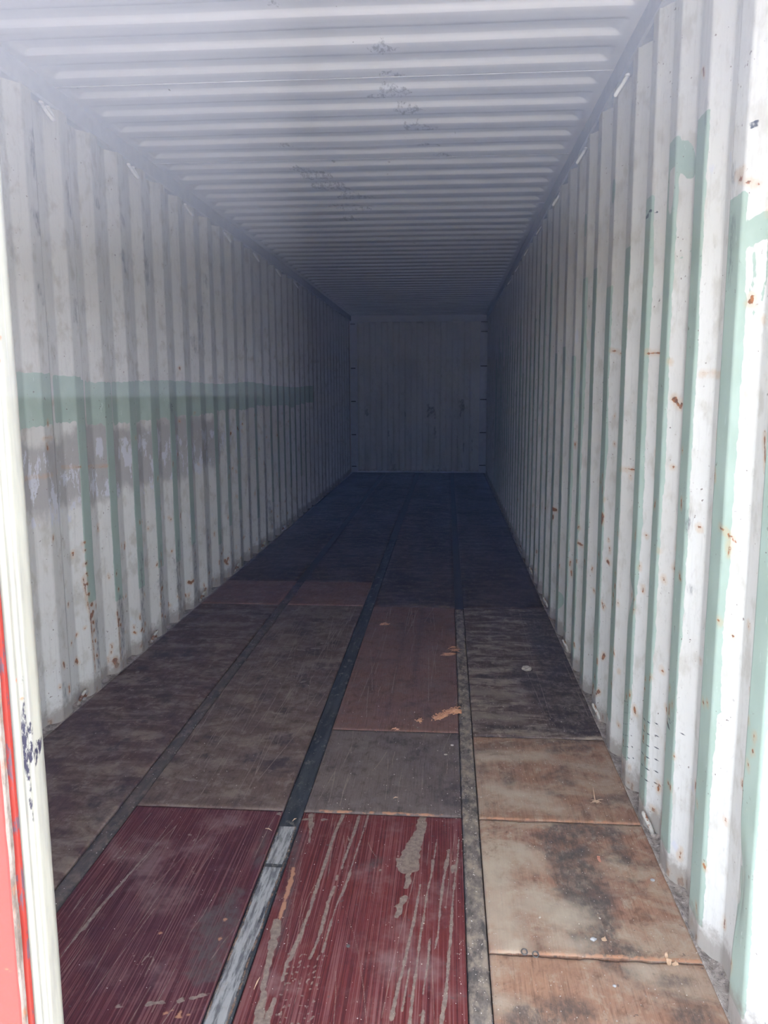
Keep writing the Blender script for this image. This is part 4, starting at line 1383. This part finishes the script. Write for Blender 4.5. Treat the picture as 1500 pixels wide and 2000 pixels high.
extrude_section('edge_bar', sec, m_rusty, .0012, seed=3)
sec = [(xs1 - .005, Y0 + .007), (xs1 + .001, Y0 + .0085), (xs2 - .001, Y0 + .012), (xs2, Y0 + .020), (xs2 + .001, Y0 + .045), (xs1 - .002, Y0 + .045)]
extrude_section('gasket_retainer', sec, m_strip, .0007, seed=8, jz=9)
g = []
for px, yy in ((70, -.044), (73, -.0445), (77, -.043), (82, -.041), (85, -.038), (87, -.033), (89, -.0325), (93, -.031), (97, -.029), (98.5, -.0245), (100, -.0245), (104, -.022), (108, -.018), (113, -.013), (118, -.008), (121.5, -.004), (123, 0.0)):
    g.append((bx_at(px, 2000, yy), yy))
g += [(g[-1][0] - .002, .006), (g[-1][0] - .012, .010), (g[0][0] - .01, .008), (g[0][0] - .012, -.04)]
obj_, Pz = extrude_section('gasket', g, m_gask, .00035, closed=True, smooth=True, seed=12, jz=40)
me = obj_.data
nz, nc = Pz.shape[:2]
kk = np.tile(np.arange(nc), (nz, 1)).astype(float)
zcol = Pz[:, :, 2]
arc = np.zeros(nc)
for k in range(1, nc):
    arc[k] = arc[k - 1] + math.hypot(Pz[0, k, 0] - Pz[0, k - 1, 0], Pz[0, k, 1] - Pz[0, k - 1, 1])
Fu = Field(np.tile(arc, (nz, 1)), zcol)
Fr = Field(np.tile(arc, (nz, 1)), zcol)


def door_uv(px, py):
    """arc position / height on the gasket face for a photo pixel"""
    best = None
    for k in range(17):
        P_ = Pz[:, k]
        d = P_ - CAM
        zf = d @ CF
        X_ = PX + FPX * (d @ CR) / zf
        Y_ = PY - FPX * (d @ CU) / zf
        i = int(np.argmin(np.abs(Y_ - py)))
        e = abs(X_[i] - px)
        if best is None or e < best[0]:
            best = (e, arc[k], P_[i, 2])
    return best[1], best[2]


for x0, y0, x1, y1, r in ((50, 1404, 50, 1420, .0022), (50, 1430, 51, 1450, .0042), (50, 1462, 53, 1485, .0045), (58, 1425, 62, 1485, .0040), (57, 1440, 61, 1470, .0045), (70, 1455, 78, 1455, .0022), (77, 1458, 79, 1464, .0026), (80, 1446, 82, 1446, .002),
                       (68, 1485, 70, 1492, .0015), (55, 1490, 57, 1530, .0014), (58, 1530, 66, 1610, .0009), (44, 1330, 48, 1400, .0008), (72, 1470, 71, 1480, .0012)):
    Fu.cap(*door_uv(x0, y0), *door_uv(x1, y1), r, wob=.0008, seed=x0)
for x0, y0, r in ((31, 1333, .0016), (42, 1357, .0018), (1, 660, .0016), (2, 700, .001)):
    a_ = door_uv(x0, y0)
    Fr.cap(a_[0], a_[1], a_[0] + .001, a_[1] - .006, r)
at = me.attributes.new('wear', 'FLOAT_COLOR', 'POINT')
arr = np.full((nz * nc, 4), -1.0, dtype=np.float32)
arr[:, 0] = Fu.f.ravel()
arr[:, 1] = Fr.f.ravel()
at.data.foreach_set('color', arr.ravel())

# ------------------------------------------------------------------ ground outside
m_gr = N('yard_concrete', rough=.9, spec=.1)
_n = m_gr.noise(None, 2.5, 6, .65)
m_gr = m_gr.out(m_gr.mix(m_gr.ramp(_n, .35, .65), (0.30, 0.29, 0.28), (0.24, 0.23, 0.22)))
bm = bmesh.new()
box_bm(bm, -30, 30, -40, 40, -.40, -.152)
tag(from_bm('ground', bm, m_gr), 'pale concrete yard the container stands on', None, None, 'structure')

# ------------------------------------------------------------------ lens-glare haze volumes added in the doorway and the container
def veil(name, dens, x0, x1, y0, y1, z0, z1, label, col=(0.58, 0.68, 1.0, 1)):
    hz = bpy.data.materials.new(name)
    hz.use_nodes = True
    hz.node_tree.nodes.clear()
    ho = hz.node_tree.nodes.new('ShaderNodeOutputMaterial')
    hs = hz.node_tree.nodes.new('ShaderNodeVolumeScatter')
    hs.inputs['Color'].default_value = col
    hs.inputs['Density'].default_value = dens
    hs.inputs['Anisotropy'].default_value = 0.2
    hz.node_tree.links.new(hs.outputs[0], ho.inputs['Volume'])
    bm = bmesh.new()
    box_bm(bm, x0, x1, y0, y1, z0, z1)
    return tag(from_bm(name, bm, hz), label, 'veil', None, 'stuff')


veil('roof_veil', .09, -W + .004, W - .004, .0, 6.0, 1.70, RAILZ - .075, 'bluish haze added under the roof near the doorway for lens glare')
veil('doorway_veil', .135, -W + .004, .38, -1.6, -.065, 1.55, 2.7, 'bluish sunlit haze added in the upper left of the doorway for lens glare', (0.70, 0.76, 1.0, 1))
veil('doorway_veil', .050, -W + .004, .38, -1.6, -.065, 1.425, 1.549, 'faint bluish haze added for lens glare at eye level left of the open doorway', (0.66, 0.74, 1.0, 1))
veil('doorway_veil', .018, -W + .004, .38, -1.6, -.065, 1.30, 1.424, 'fainter bluish haze added for lens glare just below eye level left of the open doorway', (0.60, 0.70, 1.0, 1))
veil('doorway_veil', .055, .381, W - .004, -1.6, -.065, 1.56, 2.7, 'thinner bluish haze added in the upper right of the doorway for lens glare', (0.55, 0.66, 1.0, 1))
veil('doorway_veil', .011, .381, W - .004, -1.6, -.065, 1.30, 1.559, 'faint blue haze added for lens glare at eye level right of the door edge', (0.30, 0.45, 1.0, 1))
veil('threshold_veil', .0050, -W + .004, W - .004, -1.6, -.065, -.14, 1.299, 'thin bluish haze added in front of the doorway for lens glare', (0.30, 0.45, 1.0, 1))

# ------------------------------------------------------------------ litter on the floor
m_saw = plain_paint('sawdust', (.50, .26, .15), (.40, .19, .10), .9, 90)
m_chip = plain_paint('pale_wood', (.46, .31, .20), (.36, .23, .14), .8, 60)
m_clod = plain_paint('dry_mud', (.34, .29, .24), (.26, .22, .18), .9, 60)
m_pale = plain_paint('pale_scrap', (.34, .33, .32), (.26, .25, .24), .6, 60)
m_screw = plain_paint('screw_steel', (.09, .08, .07), (.05, .045, .04), .5, 120)


def chips(bm, rng, pts, n, size, spread, flat=.35, h=.012):
    for _ in range(n):
        k = rng.randrange(len(pts) - 1) if len(pts) > 1 else 0
        t = rng.random()
        a = pts[k]; b = pts[min(k + 1, len(pts) - 1)]
        x = a[0] + (b[0] - a[0]) * t + rng.gauss(0, spread)
        y = a[1] + (b[1] - a[1]) * t + rng.gauss(0, spread)
        s = size * rng.uniform(.4, 1.5)
        M_ = Matrix.Translation((x, y, .0012 + s * flat * .5 + abs(rng.gauss(0, h * .4)) * (rng.random() < .5))) @ Matrix.Rotation(rng.uniform(0, 6.28), 4, 'Z') @ Matrix.Rotation(rng.gauss(0, .3), 4, 'X') @ Matrix.Diagonal((s * 1.8, s * .7, s * flat, 1))
        bmesh.ops.create_cube(bm, size=1.0, matrix=M_)


def litter(name, mat, label, cat, build, group=None):
    bm = bmesh.new()
    build(bm)
    return tag(from_bm(name, bm, mat), label, cat, group)


rng = random.Random(77)
q = lambda *p: [fpt(*a) for a in p]


def heap(bm, pts, r, hgt, seed):
    """low lumpy heap following a line"""
    cx = sum(p[0] for p in pts) / len(pts); cy = sum(p[1] for p in pts) / len(pts)
    R_ = max(math.hypot(p[0] - cx, p[1] - cy) for p in pts) + r
    n = 26
    F = None
    xs = np.linspace(cx - R_, cx + R_, n); ys = np.linspace(cy - R_, cy + R_, n)
    X, Y = np.meshgrid(xs, ys)
    f = Field(X, Y); f.line(pts, r, r * .7)
    hh = np.clip(f.f / r, -1, 1) + .5 * fbm(X * 90, Y * 90, seed, 2)
    Z = np.where(hh > 0, hgt * np.sqrt(np.clip(hh, 0, 1)), 0)
    vs = {}
    for i in range(n - 1):
        for j in range(n - 1):
            if (hh[i, j] > 0) or (hh[i + 1, j] > 0) or (hh[i, j + 1] > 0) or (hh[i + 1, j + 1] > 0):
                c_ = []
                for a, b in ((i, j), (i, j + 1), (i + 1, j + 1), (i + 1, j)):
                    if (a, b) not in vs:
                        vs[(a, b)] = bm.verts.new((X[a, b], Y[a, b], Z[a, b] + .0004))
                    c_.append(vs[(a, b)])
                bm.faces.new(c_)


def b_saw(bm):
    heap(bm, q((893, 1390), (880, 1389)), .020, .012, 3)
    heap(bm, q((868, 1398), (852, 1404)), .012, .007, 4)
    chips(bm, rng, q((893, 1386), (876, 1392), (862, 1398), (850, 1405)), 240, .005, .010)
litter('sawdust_pile', m_saw, 'pile of orange sawdust on the reddish board beside the steel strip', 'sawdust', b_saw)


def b_saw2(bm):
    heap(bm, q((819, 1407), (822, 1409)), .009, .006, 5)
    chips(bm, rng, q((817, 1409), (824, 1406)), 30, .004, .005)
litter('sawdust_lump', m_saw, 'small orange sawdust lump left of the larger sawdust pile', 'sawdust', b_saw2)


def splinters(bm, pts, n, ln, spread):
    for _ in range(n):
        k = rng.randrange(len(pts)); a = pts[k]
        x, y = a[0] + rng.gauss(0, spread), a[1] + rng.gauss(0, spread)
        t = rng.gauss(0, .5); l_ = ln * rng.uniform(.4, 1.2)
        d = Vector((math.cos(t), math.sin(t), 0)) * l_ * .5
        z = .003 + rng.random() * .008
        c_ = Vector((x, y, z))
        tube(bm, [c_ - d, c_ + Vector((0, .002, .002)), c_ + d + Vector((0, 0, rng.uniform(-.002, .006)))], .0013, 4, taper=[.4, 1, .3])


litter('wood_splinters', m_saw, 'tuft of orange wood splinters across the strip, beyond the sawdust pile', 'wood splinters',
       lambda bm: splinters(bm, q((885, 1268), (889, 1272), (880, 1280), (872, 1281)), 46, .05, .008))
litter('wood_splinters', m_saw, 'small orange splinter tuft near the far left corner of the reddish board', 'wood splinters',
       lambda bm: splinters(bm, q((748, 1222), (753, 1220), (757, 1221)), 30, .03, .006))
litter('wood_splinters', m_saw, 'small orange splinter tuft on the joint above the oil-stained board', 'wood splinters',
       lambda bm: splinters(bm, q((772, 1427), (776, 1429)), 14, .02, .005))


def b_clod(bm):
    x, y = fpt(1029, 1308)
    bmesh.ops.create_icosphere(bm, subdivisions=3, radius=1, matrix=Matrix.Translation((x, y, .006)) @ Matrix.Diagonal((.024, .022, .013, 1)))
    for v in bm.verts:
        n_ = float(fbm(np.array([v.co.x * 90]), np.array([v.co.y * 90 + v.co.z * 120]), 4, 2)[0])
        v.co += Vector((v.co.x - x, v.co.y - y, v.co.z * .4)) * n_ * .6
        v.co.z = max(v.co.z, .0005)
litter('mud_clod', m_clod, 'flat lump of dried mud on the dark dusty board', 'mud lump', b_clod)


def curl(bm, x, y, ln, w_, lift, rot, seed):
    """a curled shaving: a thin bent strip with thickness"""
    r_ = random.Random(seed)
    n = 9
    va = []
    for k in range(n):
        t = k / (n - 1)
        a = t * 2.4
        px_, pz = math.sin(a) * ln * .45, (1 - math.cos(a)) * lift
        c_, s_ = math.cos(rot), math.sin(rot)
        ww = w_ * (.5 + math.sin(t * math.pi) * .6) * r_.uniform(.8, 1.15)
        row = []
        for sd in (-1, 1):
            for tz in (0, .0009):
                row.append(bm.verts.new((x + px_ * c_ - sd * ww * s_, y + px_ * s_ + sd * ww * c_, .001 + pz + tz)))
        va.append(row)
    for k in range(n - 1):
        a, b = va[k], va[k + 1]
        bm.faces.new((a[0], a[2], b[2], b[0])); bm.faces.new((a[1], b[1], b[3], a[3]))
        bm.faces.new((a[0], b[0], b[1], a[1])); bm.faces.new((a[2], a[3], b[3], b[2]))
    bm.faces.new((va[0][0], va[0][1], va[0][3], va[0][2]))
    bm.faces.new((va[-1][0], va[-1][2], va[-1][3], va[-1][1]))


def b_torn(bm):
    x, y = fpt(1308, 1884)
    curl(bm, x - .003, y - .004, .030, .006, .006, 1.3, 1)
    curl(bm, x + .006, y - .002, .028, .006, .005, .3, 2)
    curl(bm, x, y + .012, .026, .004, .010, 1.8, 3)
litter('torn_wood_flake', m_chip, 'pale torn wood flake on the broken joint at the lower right', 'wood flake', b_torn)
m_flake = plain_paint('red_brown_flake', (.42, .19, .12), (.34, .15, .10), .8, 60)


def b_fl(bm):
    x, y = fpt(1172, 1681)
    curl(bm, x, y - .008, .026, .005, .005, 1.9, 4)
    curl(bm, x - .004, y + .006, .02, .004, .003, 1.3, 5)
litter('bark_flake', m_flake, 'curled red-brown flake on the stained tan board', 'wood flake', b_fl)


def b_sc(bm):
    x, y = fpt(1175, 1836)
    curl(bm, x, y, .026, .007, .003, .1, 6)
litter('wood_shaving', m_chip, 'pale orange wood shaving beside the white scrap', 'wood shaving', b_sc)


def blob(bm, px, py, r, flat, seed, amp=.5):
    x, y = fpt(px, py)
    v0 = len(bm.verts)
    bmesh.ops.create_icosphere(bm, subdivisions=2, radius=1, matrix=Matrix.Translation((x, y, r * flat * .6)) @ Matrix.Diagonal((r, r * .8, r * flat, 1)))
    bm.verts.ensure_lookup_table()
    for v in list(bm.verts)[v0:]:
        n_ = float(fbm(np.array([v.co.x * 170]), np.array([v.co.y * 170 + v.co.z * 200]), seed, 2)[0])
        v.co += Vector((v.co.x - x, v.co.y - y, 0)) * n_ * amp
        v.co.z = max(v.co.z, .0004)


litter('white_scrap', m_pale, 'crumpled white scrap on the stained tan board', 'scrap', lambda bm: blob(bm, 1158, 1836, .009, .45, 4, .9))
litter('pebble', m_pale, 'small pale pebble near the right edge of the stained tan board', 'pebble', lambda bm: blob(bm, 1275, 1720, .007, .5, 6))
litter('pebble', m_pale, 'pale pebble on the nearest tan board', 'pebble', lambda bm: blob(bm, 1200, 1927, .005, .6, 7))
litter('pebble', m_clod, 'grey pebble on the oil-stained board by the strip', 'pebble', lambda bm: blob(bm, 883, 1456, .007, .5, 8))
litter('pebble', m_clod, 'flat grey crumb just beyond the round pebble on the oil-stained board' if False else 'flat grey crumb nearer the door than the pebble on the oil-stained board', 'crumb', lambda bm: blob(bm, 871, 1474, .007, .25, 9))


def b_spl(bm):
    x, y = fpt(1163, 1568)
    x2, y2 = fpt(1158, 1546)
    tube(bm, [(x + .006, y - .004, .002), (x, y + .01, .006), (x2, y2, .016)], .0035, 5, taper=[1.2, .9, .15])
    splinters(bm, [(x + .004, y - .006)], 14, .03, .006)
litter('raised_splinter', m_chip, 'pale splinter torn up from the blotched tan board', 'wood splinter', b_spl)

for lb, pts in (('thin pale splinter on the oil-stained board near the red board', ((768, 1560), (777, 1559))),
                ('thin pale splinter on the dark red board beside the steel strip', ((518, 1619), (531, 1624))),
                ('slanted pale splinter at the near end of the silver steel strip', ((571, 1605), (579, 1600))),
                ('upright-leaning pale splinter on the bright red board by the strip', ((496, 1934), (508, 1910)))):
    def b_(bm, pts=pts):
        a, b = fpt(*pts[0]), fpt(*pts[1])
        m_ = ((a[0] + b[0]) / 2, (a[1] + b[1]) / 2 + .002)
        tube(bm, [(*a, .002), (*m_, .0045), (*b, .003)], .0017, 5, taper=[.4, 1.1, .3])
    litter('splinter', m_chip, lb, 'splinter', b_)


def b_screw(px, py, r):
    def f(bm):
        x, y = fpt(px, py)
        bmesh.ops.create_cone(bm, cap_ends=True, segments=18, radius1=r, radius2=r * .75, depth=.003, matrix=Matrix.Translation((x, y, .0012)))
        bmesh.ops.create_cone(bm, cap_ends=True, segments=6, radius1=r * .42, radius2=r * .42, depth=.0008, matrix=Matrix.Translation((x, y, .0030)))
    return f


litter('floor_screw', m_screw, 'round screw head in the bright red board', 'screw', b_screw(680, 1848, .0055))


def b_ringlet(px, py, r=.0075):
    def f(bm):
        x, y = fpt(px, py)
        pts_ = [(x + r * math.cos(a), y + r * math.sin(a), .003 + .002 * math.sin(a)) for a in [i * 2 * math.pi / 14 for i in range(15)]]
        tube(bm, pts_, .0018, 6)
    return f


litter('wire_ring', m_screw, 'dark wire ringlet on the joint, left one of the pair', 'wire ring', b_ringlet(1024, 1861))
litter('wire_ring', m_screw, 'brassy wire ringlet on the joint, right one of the pair', 'wire ring', b_ringlet(1046, 1866))

# grit: uncountable
bm = bmesh.new()
r2 = random.Random(9)
n = 0
while n < 1500:
    t = r2.random()
    if t < .42:
        x = r2.uniform(XC1, W - .01); y = .5 + 2.0 * r2.random() ** 1.4
    elif t < .72:
        x = r2.uniform(XC0 - .02, XC1 + .02); y = .5 + 2.6 * r2.random() ** 1.3
    elif t < .90:
        x = r2.uniform(.02, XC0); y = .5 + 1.9 * r2.random() ** 1.2
    else:
        x = r2.uniform(-1.0, .0); y = .6 + 2.5 * r2.random()
    if x < CAM[0] and (x + .05) < .05 - .62 * 0 and y < .2:
        continue
    s = r2.uniform(.0007, .0018) * (1.0 if r2.random() < .96 else 1.9)
    zb = -.001 if XC0 < x < XC1 or XB0 < x < XB1 else .0006
    bmesh.ops.create_cube(bm, size=1.0, matrix=Matrix.Translation((x, y, zb + s * .3)) @ Matrix.Rotation(r2.uniform(0, 3), 4, 'Z') @ Matrix.Rotation(r2.uniform(-.4, .4), 4, 'X') @ Matrix.Diagonal((s * r2.uniform(.8, 1.8), s, s * .6, 1)))
    n += 1
tag(from_bm('floor_grit', bm, plain_paint('grit', (.44, .38, .31), (.26, .21, .17), .9, 8)), 'pale grit scattered over the floor boards and the gritty steel strip', 'grit', None, 'stuff')
